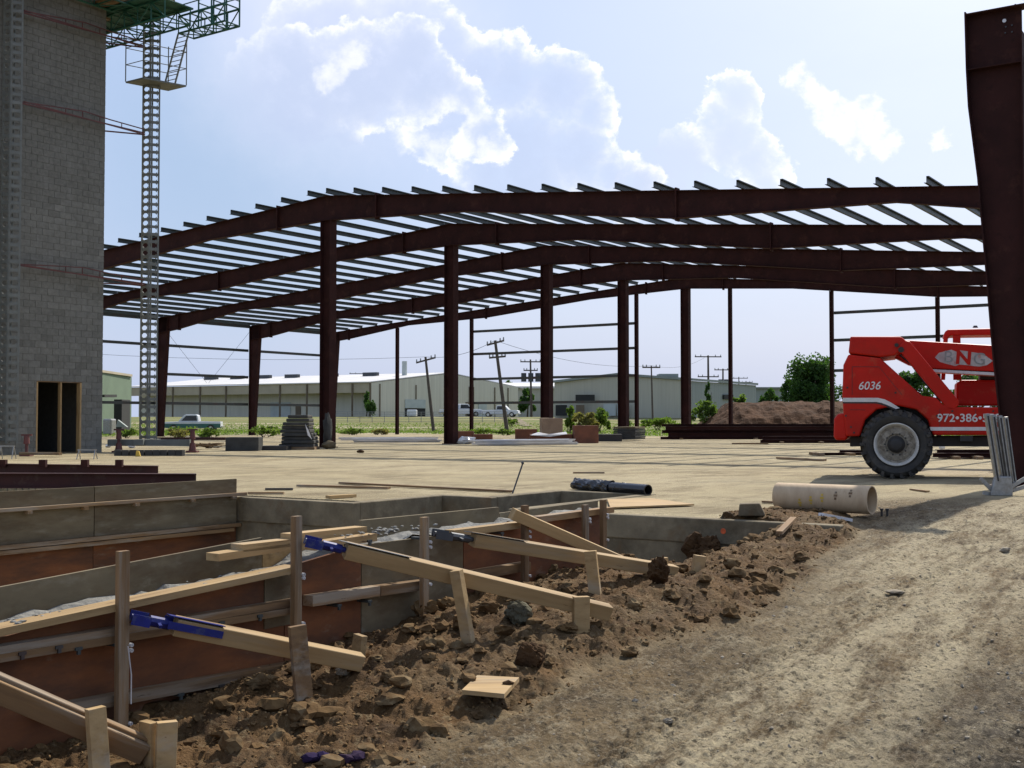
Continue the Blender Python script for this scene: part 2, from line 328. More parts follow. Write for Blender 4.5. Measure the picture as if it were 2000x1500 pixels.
M['clodd'] = material('dark_clay', (0.082, 0.044, 0.019), (0.042, 0.023, 0.011), 0.95, scale=7, bump=0.012, bscale=30, spec=.1, spots=[((0.15, 0.095, 0.045), 6, 0.55, 0.7, 0.5)])
M['stone'] = material('pale_stone', (0.34, 0.29, 0.21), (0.24, 0.20, 0.145), 0.9, scale=8, bump=0.004, spec=.2)
M['tarp'] = material('dark_grey_cover', (0.07, 0.068, 0.060), (0.045, 0.044, 0.04), 0.8, scale=3, bump=0.006, bscale=8, spec=.2)
M['bluebag'] = material('blue_stain', (0.022, 0.014, 0.05), (0.035, 0.02, 0.035), 0.95, scale=6, bump=.01, spec=.1)
M['greyclod'] = material('grey_green_clay', (0.125, 0.115, 0.075), (0.08, 0.072, 0.048), 0.95, scale=7, bump=0.01, bscale=30, spec=.15)
def leafy(name, c1, c2, tr):
    ma = material(name, c1, c2, 0.75, scale=1.0, spec=0.2); nt = ma.node_tree; N = nt.nodes; K = nt.links; b = N['Principled BSDF']
    t = N.new('ShaderNodeBsdfTranslucent'); src = b.inputs['Base Color'].links[0].from_socket
    g = N.new('ShaderNodeMix'); g.data_type = 'RGBA'; g.blend_type = 'MULTIPLY'; g.inputs[0].default_value = 1; K.new(src, g.inputs[6]); g.inputs[7].default_value = (1.5, 1.7, 0.8, 1); K.new(g.outputs[2], t.inputs[0])
    mx = N.new('ShaderNodeMixShader'); mx.inputs[0].default_value = tr; K.new(b.outputs[0], mx.inputs[1]); K.new(t.outputs[0], mx.inputs[2])
    K.new(mx.outputs[0], N['Material Output'].inputs[0]); return ma
M['leaf'] = leafy('leaf_green', (0.060, 0.115, 0.028), (0.032, 0.07, 0.018), .4)
M['leaf2'] = leafy('weed_green', (0.14, 0.19, 0.04), (0.085, 0.135, 0.03), .45)
M['leaf3'] = leafy('dry_weed', (0.24, 0.20, 0.08), (0.15, 0.145, 0.05), .4)
M['rimdish'] = material('dirty_rim_dish', (0.34, 0.30, 0.23), (0.20, 0.17, 0.125), 0.8, scale=14, bump=.01, spots=[((0.08, 0.06, 0.04), 10, 0.50, 0.64, 0.8), ((0.46, 0.42, 0.34), 16, .56, .68, .7)])
M['mound'] = material('dug_earth', (0.090, 0.043, 0.020), (0.052, 0.027, 0.014), 0.95, scale=1.2, bump=0.09, bscale=3, spec=.1, spots=[((0.13, 0.072, 0.036), 3, 0.55, 0.7, 0.5)])
# ------------------------------------------------------------------ terrain
def sst(a, b, x):
    t = np.clip((x-a)/(b-a), 0, 1); return t*t*(3-2*t)
def vnoise(x, y, seed=0):
    xi = np.floor(x).astype(np.int64); yi = np.floor(y).astype(np.int64); fx = x-xi; fy = y-yi
    fx = fx*fx*(3-2*fx); fy = fy*fy*(3-2*fy)
    def h(a, b):
        n = (a*374761393+b*668265263+seed*1274126177) & 0xffffffff
        n = ((n ^ (n >> 13))*1274126177) & 0xffffffff
        n = (n ^ (n >> 16)) & 0xffff
        return n/65535.0
    return (h(xi, yi)*(1-fx)+h(xi+1, yi)*fx)*(1-fy)+(h(xi, yi+1)*(1-fx)+h(xi+1, yi+1)*fx)*fy
def fbm(x, y, f, octs, seed=0, gain=0.5):
    t = np.zeros_like(x); a = 1.0; s = 0.0; c, n_ = math.cos(0.6), math.sin(0.6)
    for o in range(octs):
        t += a*(vnoise(x*f, y*f, seed+o)-0.5)*2; s += a; a *= gain; f *= 2.03; x, y = x*c-y*n_, x*n_+y*c
    return t/s
def pit_mask(u, v, e=0.05):
    def R(a, b, c, d): return (u > a-e) & (u < b+e) & (v > c-e) & (v < d+e)
    return R(-6, 10.85, -11.7, -5.03) | R(10.5, 12.65, -9.85, -7.6) | R(12.3, 14.4, -8.9, -7.6)
SE_U = [-4, 2.0, 3.68, 5.0, 6.3, 7.56, 9.6, 12.4, 13.6]; SE_V = [-2.9, -3.1, -3.27, -3.35, -3.3, -3.05, -3.35, -3.85, -4.6]
def terrain(x, y):
    u = x*S+y*C; v = x*C-y*S
    zr = -0.57*(1-sst(2, 14, y)); zr = zr-0.03*sst(-1.5, 3, v)*(1-sst(8, 14, y))
    road = np.where(u < 11.0, sst(-5.05, -4.95, v), sst(-5.4, -4.3, v)); road = road*(1-sst(13.5, 17, y))
    z = zr*road
    e = np.interp(u, SE_U, SE_V)+0.20*fbm(x, y, 1.3, 3, 5)
    soil = (1-sst(-0.16, 0.10, v-e))*sst(-5.1, -4.98, v)*(1-sst(12.9, 13.6, u))
    soil = np.where((u > 8.7) & (u < 11.2) & (v < -4.9) & (v > -6.6), 1.0, soil)
    hb = np.interp(u, [0, 3.7, 5, 6.5, 7.8, 9, 10.5, 11.5, 12.5, 13.5], [-0.02, 0.02, 0.09, 0.15, 0.12, 0.02, 0.02, 0.12, 0.05, 0])
    t = np.clip((v+4.75)/(e+4.75), 0, 1); prof = np.clip(1.2*np.sin(np.pi*np.clip(0.18+0.82*t, 0, 1)), 0, 1)
    z = z+soil*hb*prof
    # the bank that falls into the pit past the end of the form
    slope = (u > 8.75) & (u < 11.25) & (v < -4.25)
    zs = (zr+hb*0.9)+(v+4.25)*(0.42+0.12*np.clip(10.4-u, 0, 2))-.14*sst(-4.4, -5.0, v); z = np.where(slope, np.maximum(zs, -1.6), z)
    z = np.where(pit_mask(u, v), -1.6, z)
    near = 1-sst(25, 60, y)
    rid = 1-np.abs(fbm(x, y, 2.6, 2, 21)); lumps = (fbm(x, y, 6.5, 4, 31, 0.62)); fine = fbm(x, y, 30, 3, 41, 0.6)
    ss = np.where(pit_mask(u, v), 0, soil)
    bil = lambda f, sd: 1-2*np.abs(fbm(x, y, f, 2, sd, .5))
    z = z+ss*(0.050*(rid-0.75)+0.030*bil(4.5, 131)+0.024*bil(11, 141)+0.013*bil(26, 151)+0.018*lumps-.03)
    pathn = fbm(u*0.55, v*2.2, 1.1, 4, 51); rutn = fbm(u*0.35, v*3.0, 3.0, 4, 61, 0.6)
    rd = road*(1-soil)
    for v0, ph in ((-2.55, 0), (-1.05, 1.3)):                      # tyre tracks
        vv = v-v0-.10*np.sin(u*.8+ph); tr = np.exp(-(vv/.13)**4); z = z-rd*tr*(.016+.007*np.sign(np.sin(u*2*np.pi/.13+np.abs(vv)*22)))*(1-sst(9, 13, y))
    z = z+rd*(0.030*pathn+0.022*rutn+0.016*fine+.013*(1-2*np.abs(fbm(x, y, 14, 3, 161, .6))))
    z = z+(1-road)*(1-soil)*near*0.010*fbm(x*0.5, y, 1.2, 4, 71)*np.where(pit_mask(u, v, 0.6), 0, 1)
    # country beyond
    z = z+1.4*sst(104, 150, y)*sst(55, 75, u)+0.15*fbm(x, y, 0.05, 3, 81)*sst(75, 100, y)
    grass = np.maximum(sst(64.5, 67.0, u+1.5*fbm(x, y, 0.25, 3, 91)), sst(-59.5, -61.5, v+1.0*fbm(x, y, 0.3, 3, 92)))*sst(35, 50, y)
    pale = np.clip(-.05+0.6*fbm(u*0.30, v*1.2, 0.9, 4, 101)+1.15*np.exp(-((v+2.15)/.65)**2)+.75*sst(7, 11, y), 0, 1)*sst(-3.35, -2.45, v+.35*fbm(x, y, 1.1, 3, 121)+.55*sst(7, 10, y))
    grav = sst(-2.0, -0.8, v+0.7*fbm(x, y, 0.7, 3, 111)-0.05*(y-5))*(1-sst(8.5, 13, y))
    return u, v, z, soil, grass, rd, pale, grav
def make_terrain():
    ang = np.concatenate([np.linspace(-math.pi, -0.60, 26)[:-1], np.linspace(-0.60, -0.47, 30)[:-1], np.linspace(-0.47, 0.47, 610)[:-1], np.linspace(0.47, 0.60, 30)[:-1], np.linspace(0.60, math.pi, 26)])
    rad = np.concatenate([np.linspace(0.02, 3.6, 16)[:-1], np.geomspace(3.6, 18, 400)[:-1], np.geomspace(18, 110, 240)[:-1], np.geomspace(110, 4000, 60)])
    A, Rr = np.meshgrid(ang, rad); x = (np.sin(A)*Rr).ravel(); y = (np.cos(A)*Rr).ravel()
    u, v, z, soil, grass, rd, pale, grav = terrain(x, y)
    nr, na = len(rad), len(ang)
    idx = np.arange(nr*na).reshape(nr, na)
    q = np.stack([idx[:-1, :-1], idx[:-1, 1:], idx[1:, 1:], idx[1:, :-1]], -1).reshape(-1, 4)
    fs = soil[q].mean(1); fg = grass[q].mean(1); fr = rd[q].mean(1)
    cls = np.where(fs > 0.5, 1, np.where(fg > 0.5, 2, np.where(fr > 0.5, 3, 0)))
    P = np.stack([x, y, z], 1)
    # smooth normals over the whole sheet so the pieces meet without a seam
    G = P.reshape(nr, na, 3); du = np.gradient(G, axis=1); dr = np.gradient(G, axis=0)
    nrm = np.cross(du, dr).reshape(-1, 3); nrm /= np.maximum(np.linalg.norm(nrm, axis=1, keepdims=True), 1e-12); nrm *= np.sign(nrm[:, 2:3]+1e-12)
    for c, name in ((0, 'ground'), (1, 'soil_bank'), (2, 'grass_field'), (3, 'dirt_road')):
        qq = q[cls == c]; used = np.unique(qq); rem = np.full(nr*na, -1); rem[used] = np.arange(len(used)); qq = rem[qq]
        me = bpy.data.meshes.new(name); me.vertices.add(len(used)); me.vertices.foreach_set('co', P[used].ravel())
        me.loops.add(qq.size); me.loops.foreach_set('vertex_index', qq.ravel().astype(np.int32))
        me.polygons.add(len(qq)); me.polygons.foreach_set('loop_start', np.arange(0, qq.size, 4, dtype=np.int32))
        me.polygons.foreach_set('use_smooth', np.ones(len(qq), bool))
        for an, arr in (('soil', soil), ('grass', grass), ('road', rd), ('pale', pale), ('grav', grav)):
            a = me.attributes.new(an, 'FLOAT', 'POINT'); a.data.foreach_set('value', arr[used].astype(np.float32))
        me.update(); me.validate()
        me.normals_split_custom_set_from_vertices(nrm[used].tolist())
        o = bpy.data.objects.new(name, me); col0.objects.link(o); me.materials.append(M['terrain']); o['kind'] = 'structure'; WM[o.name] = Matrix.Identity(4)
def terrain_material():
    ma = bpy.data.materials.new('terrain'); ma.use_nodes = True; nt = ma.node_tree; N = nt.nodes; K = nt.links
    b = N['Principled BSDF']; b.inputs['Roughness'].default_value = 0.92; b.inputs['Specular IOR Level'].default_value = 0.2
    tc = N.new('ShaderNodeTexCoord')
    def noise(scale, detail=6, rough=0.62, st=(1, 1, 1), rz=0.0):
        mp = N.new('ShaderNodeMapping'); mp.inputs['Scale'].default_value = st; mp.inputs['Rotation'].default_value = (0, 0, rz)
        if rz: mp.vector_type = 'TEXTURE'
        K.new(tc.outputs['Object'], mp.inputs[0])
        n = N.new('ShaderNodeTexNoise'); n.inputs['Scale'].default_value = scale; n.inputs['Detail'].default_value = detail; n.inputs['Roughness'].default_value = rough
        K.new(mp.outputs[0], n.inputs['Vector']); return n.outputs['Fac']
    def mr(x, lo, hi, a=0.0, c=1.0):
        n = N.new('ShaderNodeMapRange'); K.new(x, n.inputs[0]); n.inputs[1].default_value = lo; n.inputs[2].default_value = hi; n.inputs[3].default_value = a; n.inputs[4].default_value = c; return n.outputs[0]
    def mix(f, a, c):
        n = N.new('ShaderNodeMix'); n.data_type = 'RGBA'
        for s, x in ((n.inputs[0], f), (n.inputs[6], a), (n.inputs[7], c)):
            if isinstance(x, tuple): s.default_value = (*x, 1)
            elif isinstance(x, float): s.default_value = x
            else: K.new(x, s)
        return n.outputs[2]
    def mul(a, c):
        n = N.new('ShaderNodeMath'); n.operation = 'MULTIPLY'
        for s, x in ((n.inputs[0], a), (n.inputs[1], c)):
            if isinstance(x, float): s.default_value = x
            else: K.new(x, s)
        return n.outputs[0]
    def att(n_):
        n = N.new('ShaderNodeAttribute'); n.attribute_name = n_; return n.outputs['Fac']
    # graded pad of sandy limestone, streaked by the blade
    sand = mix(mr(noise(0.7, 9, 0.75, (0.8, 1.2, 1)), 0.40, 0.60), (0.40, 0.328, 0.19), (0.265, 0.212, 0.12))
    sand = mix(mr(noise(0.14, 5, .65), 0.42, 0.64, 0, 0.6), sand, (0.43, 0.362, 0.225))
    sand = mix(mr(noise(1.0, 9, 0.78, (2.2, 0.8, 1), .98), 0.51, 0.60, 0, 0.6), sand, (0.165, 0.125, 0.068))
    sand = mix(mr(noise(0.35, 7, 0.7, (1.5, .8, 1), .4), 0.53, 0.64, 0, 0.5), sand, (0.20, 0.172, 0.11))
    sand = mix(mr(noise(7, 6, 0.75), 0.54, 0.64, 0, 0.4), sand, (0.14, 0.105, 0.06))
    # road: packed tan dirt, pale dust, dark gravel at the side
    road = mix(mr(noise(2.2, 8, 0.68, (1, 1, 1)), 0.38, 0.62), (0.150, 0.101, 0.047), (0.085, 0.057, 0.027))
    road = mix(mul(att('pale'), mr(noise(3.2, 10, 0.80, (2.6, 0.75, 1), 0.98), 0.41, 0.55)), road, (0.37, 0.308, 0.19))
    road = mix(mul(att('grav'), mr(noise(3.5, 10, 0.82), 0.42, 0.54, 0.35, 1.0)), road, (0.066, 0.052, 0.034))
    road = mix(mr(noise(6, 10, 0.84, (2.2, .7, 1), .98), 0.52, 0.58, 0, 0.5), road, (0.33, 0.275, 0.175))
    road = mix(mr(noise(46, 4, 0.6), 0.57, 0.65, 0, 0.7), road, (0.24, 0.20, 0.135))
    road = mix(mr(noise(24, 6, 0.7), 0.54, 0.62, 0, 0.8), road, (0.034, 0.025, 0.015))
    soil = mix(mr(noise(3.0, 7, 0.7), 0.36, 0.66), (0.1406, 0.0770, 0.0273), (0.0651, 0.0350, 0.0133))
    soil = mix(mr(noise(1.1, 5, 0.6), 0.50, 0.70, 0, 0.6), soil, (0.1665, 0.1155, 0.0568))
    soil = mix(mr(noise(18, 5, 0.7), 0.55, 0.66, 0, 0.7), soil, (0.2368, 0.1715, 0.0870))
    gras = mix(mr(noise(0.35, 6, 0.7, (0.5, 1.6, 1)), 0.36, 0.64), (0.115, 0.145, 0.036), (0.19, 0.165, 0.06))
    gras = mix(mr(noise(0.09, 3, 0.5, (0.25, 2.0, 1)), 0.56, 0.66, 0, 0.85), gras, (0.36, 0.30, 0.20))
    c = mix(att('road'), sand, road); c = mix(att('soil'), c, soil); c = mix(att('grass'), c, gras)
    K.new(c, b.inputs['Base Color'])
    bp = N.new('ShaderNodeBump'); bp.inputs['Distance'].default_value = 0.035; bp.inputs['Strength'].default_value = 0.9
    K.new(noise(38, 6, 0.7), bp.inputs['Height']); K.new(bp.outputs[0], b.inputs['Normal'])
    return ma
M['terrain'] = terrain_material()
make_terrain()
def gz(x, y):
    return float(terrain(np.array([x], float), np.array([y], float))[2][0])
def gpt(px, py):                                # where the sight line meets the ground
    z = 0.0
    for _ in range(14):
        p = gr(px, py, z) if z < CAMH-0.05 else at(px, py, 100); z = 0.5*z+0.5*gz(p.x, p.y)
    p = gr(px, py, z); return p

# loose clods on the bank, pebbles on the road
def scatter(name, n, cond, rmin, rmax, mat, label, cat, seed, sub=1, squash=0.7, jitter=0.30, area=(-3, 8, 3.4, 16), power=3.0):
    rng = np.random.default_rng(seed)
    vars_ = []
    for k in range(7):
        b = MB(); b.lump((0, 0, 0), 1.0, seed*10+k, sub, 0.7); vars_.append((np.array(b.v), np.array(b.f)))
    x = rng.uniform(area[0], area[1], n*12); y = area[2]*(area[3]/area[2])**rng.uniform(0, 1, n*12)
    t = terrain(x, y); ok = cond(t, rng, x, y); x = x[ok][:n]; y = y[ok][:n]; z = t[2][ok][:n]; n = len(x)
    r = rmin+(rmax-rmin)*rng.uniform(0, 1, n)**power
    V = []; Fc = []; off = 0
    for i in range(n):
        vv, ff = vars_[i % 7]; a = rng.uniform(0, 6.28); c, s = math.cos(a), math.sin(a)
        w = vv*r[i]*np.array([rng.uniform(0.7, 1.3), rng.uniform(0.7, 1.2), squash*rng.uniform(0.7, 1.2)])
        w = np.stack([w[:, 0]*c-w[:, 1]*s, w[:, 0]*s+w[:, 1]*c, w[:, 2]], 1)+np.array([x[i], y[i], z[i]+r[i]*0.18])
        V.append(w); Fc.append(ff+off); off += len(vv)
    V = np.concatenate(V); Fc = np.concatenate(Fc)
    me = bpy.data.meshes.new(name); me.from_pydata(V.tolist(), [], Fc.tolist()); me.update()
    o = link(name, me, Matrix.Identity(4), None, mat); tag(o, label, cat, None, 'stuff'); return o
scatter('clods', 1900, lambda t, g, x, y: (t[3] > 0.6) & ~pit_mask(t[0], t[1], 0.0) & (np.sqrt(x*x+y*y) < 15), 0.008, 0.075, M['clod'],
        'loose brown clay clods strewn over the soil bank beside the form', 'clods', 3, sub=2, power=7.0, squash=.62)
scatter('pebbles', 5200, lambda t, g, x, y: (t[5] > 0.5) & (g.uniform(0, 1, len(x)) < 0.25+0.6*t[7]), 0.004, 0.017, M['stone'],
        'small pale pebbles lying loose on the dirt road', 'pebbles', 4, sub=1, power=4.0)
scatter('crumbs', 9000, lambda t, g, x, y: (t[3] > 0.25) & ~pit_mask(t[0], t[1], 0.0), 0.003, 0.014, M['clod'],
        'fine crumbs of dry clay covering the soil bank', 'crumbs', 6, sub=1, power=2.5)
# ------------------------------------------------------------------ steel frame of the new building
U1, BAY, VR, WL, WR = 32.5, 7.62, -30.3, 28.3, 28.0
ZR, SLL, SLR = 9.42, 0.075, 0.096
def rz(off): return ZR+off*SLL if off < 0 else ZR-off*SLR
DEP_O = [-28.3, -26.5, -21, -14.4, -6.5, 0, 6.5, 14.4, 21, 26.3, 28]; DEP_D = [0.95, 0.9, 0.44, 0.84, 0.62, 0.93, 0.62, 0.86, 0.42, 0.85, 0.95]
def rdep(off): return float(np.interp(off, DEP_O, DEP_D))
hall = thing('steel_building_frame', 'dark red primed steel hall frame with bare purlins and rafters, no cladding', 'steel frame', uv(U1, VR, 0))
def icol(mb, u, v, z0, z1, dv0, dv1, bu, tf=0.02, tw=0.012, side=0):
    """I column, web across the hall; side 0 centred, -1 flange face fixed at low v, +1 at high v"""
    def ends(d):
        if side == 0: return v-d/2, v+d/2
        return (v, v+d) if side < 0 else (v-d, v)
    a0, b0 = ends(dv0); a1, b1 = ends(dv1); e = LV*tw
    mb.prism([uv(u-tw/2, a0, z0), uv(u-tw/2, b0, z0), uv(u-tw/2, b1, z1), uv(u-tw/2, a1, z1)], e)
    for p, q, s in ((a0, a1, -1), (b0, b1, 1)):
        mb.prism([uv(u-bu/2, p, z0), uv(u-bu/2, q, z1), uv(u-bu/2, q+s*tf, z1), uv(u-bu/2, p+s*tf, z0)], LV*bu)
def plate(u, v, z, su, sv, sz): mb = MB(); mb.frame(uv(u, v, z), LV*su/2, CV*sv/2, Vector((0, 0, sz/2))); return mb
for k in range(5):
    u = U1+BAY*k; last = (k == 4)
    # ridge column
    mb = MB(); icol(mb, u, VR, 0.03, ZR-rdep(0)*(.72 if last else 1)+0.01, 0.46, 0.46, 0.36)
    c = mb.build('ridge_column', M['primer'], hall); plate(u, VR, 0.015, 0.5, 0.6, 0.03).build('base_plate', M['primer2'], c)
    # eave columns, tapered
    for sd, off, sl in ((-1, -WL, 'l'), (1, WR, 'r')):
        mb = MB(); icol(mb, u, VR+off, 0.03, rz(off)-0.02, 0.42, 0.95, 0.26, side=sd)
        c = mb.build('eave_column', M['primer'], hall); plate(u, VR+off-sd*0.2, 0.015, 0.35, 0.55, 0.03).build('base_plate', M['primer2'], c)
    # rafters, one each side
    for lo, hi in ((-WL, 0.0), (0.0, WR)):
        offs = sorted(set([lo, hi]+[x for x in DEP_O if lo < x < hi])); mb = MB(); bu = 0.24 if not last else 0.2; tf = 0.02
        sc = 1.0 if not last else 0.72
        top = [(o, rz(o)) for o in offs]; bot = [(o, rz(o)-rdep(o)*sc) for o in offs]
        for i in range(len(offs)-1):
            for line, s in ((top, 1), (bot, -1)):
                (a, za), (b, zb) = line[i], line[i+1]
                mb.prism([uv(u-bu/2, VR+a, za), uv(u-bu/2, VR+b, zb), uv(u-bu/2, VR+b, zb-s*tf), uv(u-bu/2, VR+a, za-s*tf)], LV*bu)
            (a, za), (b, zb) = top[i], top[i+1]; (_, ya), (_, yb) = bot[i], bot[i+1]
            mb.prism([uv(u-.006, VR+a, za-tf), uv(u-.006, VR+b, zb-tf), uv(u-.006, VR+b, yb+tf), uv(u-.006, VR+a, ya+tf)], LV*.012)
        r = mb.build('rafter', M['primer'], hall)
        for o in ((-2.6, -14.4, -26.4) if hi == 0 else (2.4, 14.4, 26.2)):
            d = rdep(o)*sc; plate(u, VR+o, rz(o)-d/2, bu+0.012, 0.05, d+0.16).build('splice_plate', M['primer'], r)
# Z purlins over the rafters, one length per bay
def zmesh(name, L, dz, fl, t=0.006):
    mb = MB(); z = Vector((0, 0, 1))
    mb.frame(LV*(L/2)+z*(dz/2), LV*(L/2), CV*(t/2), z*(dz/2-t))
    mb.frame(LV*(L/2)+CV*(fl/2)+z*(dz-t/2), LV*(L/2), CV*(fl/2), z*(t/2))
    mb.frame(LV*(L/2)-CV*(fl/2)+z*(t/2), LV*(L/2), CV*(fl/2), z*(t/2))
    mb.frame(LV*(L/2)+CV*(fl)+z*(dz-0.018), LV*(L/2), CV*(t/2), z*0.014)
    return mb.mesh(name)
me_a = zmesh('purlin', BAY+0.75, 0.175, 0.07); me_b = zmesh('purlin', BAY-0.01, 0.175, 0.07)
offs = [0.48+1.345*i for i in range(21)]+[-0.45-1.375*i for i in range(21)]+[17.95]
for o in offs:
    if o < -WL+0.2 or o > WR-0.2: continue
    z = rz(o)+0.004
    for k in range(4):
        if o == 17.95 and k > 0: continue
        st = U1+BAY*k-(0.66 if k == 0 else -0.10)
        link('purlin', me_a if k == 0 else me_b, Matrix.Translation(uv(st, VR+o, z)), hall, M['galv'])
# eave struts and side-wall girts (left wall), end-wall posts and girts
def run(name, u0, u1, v, z, w, h, mat): mb = MB(); mb.frame(uv((u0+u1)/2, v, z), LV*((u1-u0)/2), CV*(w/2), Vector((0, 0, h/2))); return mb.build(name, mat, hall)
def cross(name, u, v0, v1, z, w, h, mat): mb = MB(); mb.frame(uv(u, (v0+v1)/2, z), LV*(w/2), CV*((v1-v0)/2), Vector((0, 0, h/2))); return mb.build(name, mat, hall)
for k in range(4):
    a, b = U1+BAY*k+0.14, U1+BAY*(k+1)-0.14
    run('eave_strut', a, b, VR-WL+0.02, rz(-WL)-0.02, 0.12, 0.26, M['girt'])
    run('eave_strut', a, b, VR+WR-0.02, rz(WR)-0.02, 0.12, 0.26, M['girt'])
    for z in ((2.06, 3.87, 5.65) if k == 2 else (2.06, 5.65)):
        run('girt', a, b, VR-WL-0.1, z, 0.10, 0.17, M['girt'])
for (za, zb, ua, ub) in ((6.9, 3.4, 2.02, 2.50), (6.9, 3.4, 2.98, 2.52)):
    mb = MB(); mb.tube(uv(U1+BAY*ua, VR-WL+0.05, za), uv(U1+BAY*ub, VR-WL+0.05, zb), 0.010, n=6); mb.build('brace_rod', M['metal_dk'], hall)
UE = U1+BAY*4+0.02
def voff(px, py=750): p = onu(px, py, UE+0.25); return p.x*C-p.y*S
posts = [780, 925, 1072, 1247, 1430, 1628, 1835]; pv = [voff(x) for x in posts]
for v in pv:
    mb = MB(); icol(mb, UE+0.02, v, 0.02, rz(v-VR)-rdep(v-VR)*0.72-0.002, 0.17, 0.17, 0.2, tf=0.012, tw=0.01); mb.build('end_wall_post', M['primer'], hall)
for (i, j) in ((1, 2), (2, 3)):
    for z in (2.14, 3.72, 5.38, 6.88): cross('girt', UE+0.16, pv[i]+0.1, pv[j]-0.1, z, 0.09, 0.16, M['girt'])
for (i, j) in ((5, 6),):
    for z in (3.72, 5.38, 6.88): cross('girt', UE+0.16, pv[i]+0.1, (pv[j]-0.1) if z > 4 else pv[i]+0.9, z, 0.09, 0.16, M['girt'])
for z in (5.38, 6.88): cross('girt', UE+0.16, pv[6]+0.1, pv[6]+7.0, z, 0.09, 0.16, M['girt'])

# tall tapered column close by on the right, its rafter not yet hung
UT = 19.5
tc_ = thing('tapered_steel_column', 'tall dark tapered steel column standing alone at right beside the red machine', 'column', onu(1985, 950, UT)*1.0)
edge = [(1890, 34), (1893, 140), (1897, 212), (1915, 350), (1930, 520), (1945, 700), (1958, 820), (1971, 952)]
P = [onu(x, y, UT) for x, y in edge]; P[-1].z = 0.02
vR = 0.0
def vof(p): return p.x*C-p.y*S
pr = onu(1996, 34, UT); vr = vof(pr)
zt = P[0].z; web = MB()
pl = [uv(UT-.008, vof(p), p.z) for p in P]+[uv(UT-.008, vr, 0.02), uv(UT-.008, vr, zt)]
web.prism(pl, LV*.016); web.build('web', M['primer'], tc_)
fl = MB()
for a, b in zip(P[:-1], P[1:]):
    fl.prism([uv(UT-.14, vof(a)-.022, a.z+(0.05 if a is P[0] else 0)), uv(UT-.14, vof(a), a.z+(0.05 if a is P[0] else 0)), uv(UT-.14, vof(b), b.z), uv(UT-.14, vof(b)-.022, b.z)], LV*.28)
fl.build('inner_flange', M['primer'], tc_)
mb = MB(); mb.frame(uv(UT, vr+.012, (zt)/2-0.2), LV*.14, CV*.011, Vector((0, 0, zt/2-0.2))); mb.build('outer_flange', M['primer'], tc_)
mb = MB(); mb.prism([uv(UT-.14, vof(P[0]), zt), uv(UT-.14, vr+.3, zt-0.0), uv(UT-.14, vr+.3, zt+.02), uv(UT-.14, vof(P[0]), zt+.02)], LV*.28); mb.build('cap_plate', M['primer'], tc_)
q = onu(1893, 140, UT)
for s in (-1, 1):
    mb = MB(); mb.frame(uv(UT+s*.075, (vof(q)+vr)/2, q.z), LV*.06, CV*((vr-vof(q))/2-.003), Vector((0, 0, .008))); mb.build('stiffener', M['primer'], tc_)
mb = MB(); mb.frame(uv(UT, vr-.2, 0.008), LV*.2, CV*.35, Vector((0, 0, .012))); mb.build('base_plate', M['primer2'], tc_)
h0 = onu(1962, 41, UT)
mb = MB(); mb.lathe(h0-LV*.02, LV, [(0, 0.0), (0, .03), (.004, .03)], 12); mb.build('bolt_hole_patch', M['panel'], tc_)
for (x, y) in ((1965, 53), (1977, 50), (1964, 65), (1977, 63)):
    mb = MB(); mb.tube(onu(x, y, UT)-LV*.03, onu(x, y, UT), .012, n=8); mb.build('bolt', M['metal_dk'], tc_)
mb = MB(); mb.tube(onu(1983, 33, UT)+LV*.0, onu(1983, 8, UT), .012, n=6); mb.build('erection_pin', M['primer'], tc_)
mb = MB(); mb.frame(uv(UT+.10, vr+.045, 5.6), LV*.03, CV*.02, Vector((0, 0, 1.1))); mb.build('clip_angle', M['green'], tc_)
# ------------------------------------------------------------------ concrete block tower
UT0, VT = at(115, 886, 35.9).dot(LV), at(115, 886, 35.9).dot(CV)      # foot of the doorway on the tower face
pe = onv(199, 880, VT); UFAR = pe.dot(LV); UNEAR = UFAR-6.0; TH = 16.2; DEPTH = 5.5
tower = thing('block_tower', 'tall grey concrete block stair tower with an open doorway at its foot', 'tower', uv(UFAR, VT, 0))
dl = onv(70, 887, VT).dot(LV); dr_ = onv(158, 885, VT).dot(LV); dtop = 2.2
core = MB()
def wallbox(mb, u0, u1, v0, v1, z0, z1): mb.frame(uv((u0+u1)/2, (v0+v1)/2, (z0+z1)/2), LV*((u1-u0)/2), CV*((v1-v0)/2), Vector((0, 0, (z1-z0)/2)))
t = 0.19; REC = 0.012
wallbox(core, UNEAR, dl, VT-t, VT-REC, 0, TH); wallbox(core, dr_, UFAR-REC, VT-t, VT-REC, 0, TH); wallbox(core, dl, dr_, VT-t, VT-REC, dtop, TH)
wallbox(core, UFAR-t, UFAR-REC-.001, VT-DEPTH, VT-t-.001, 0, TH); wallbox(core, UNEAR, UNEAR+t, VT-DEPTH, VT-t-.001, 0, TH); wallbox(core, UNEAR, UFAR-REC-.002, VT-DEPTH-t, VT-DEPTH-.001, 0, TH)
core.build('mortar_core', M['mortar'], tower)
BW, BH, J = 0.4, 0.2, 0.011
def block_mesh(w):
    mb = MB(); mb.frame(LV*(w/2)+Vector((0, 0, BH/2)), LV*(w/2-J/2), CV*0.03, Vector((0, 0, BH/2-J/2))); return mb.mesh('block')
meshes = {}
rest = MB(); cnt = 0; br = random.Random(11)
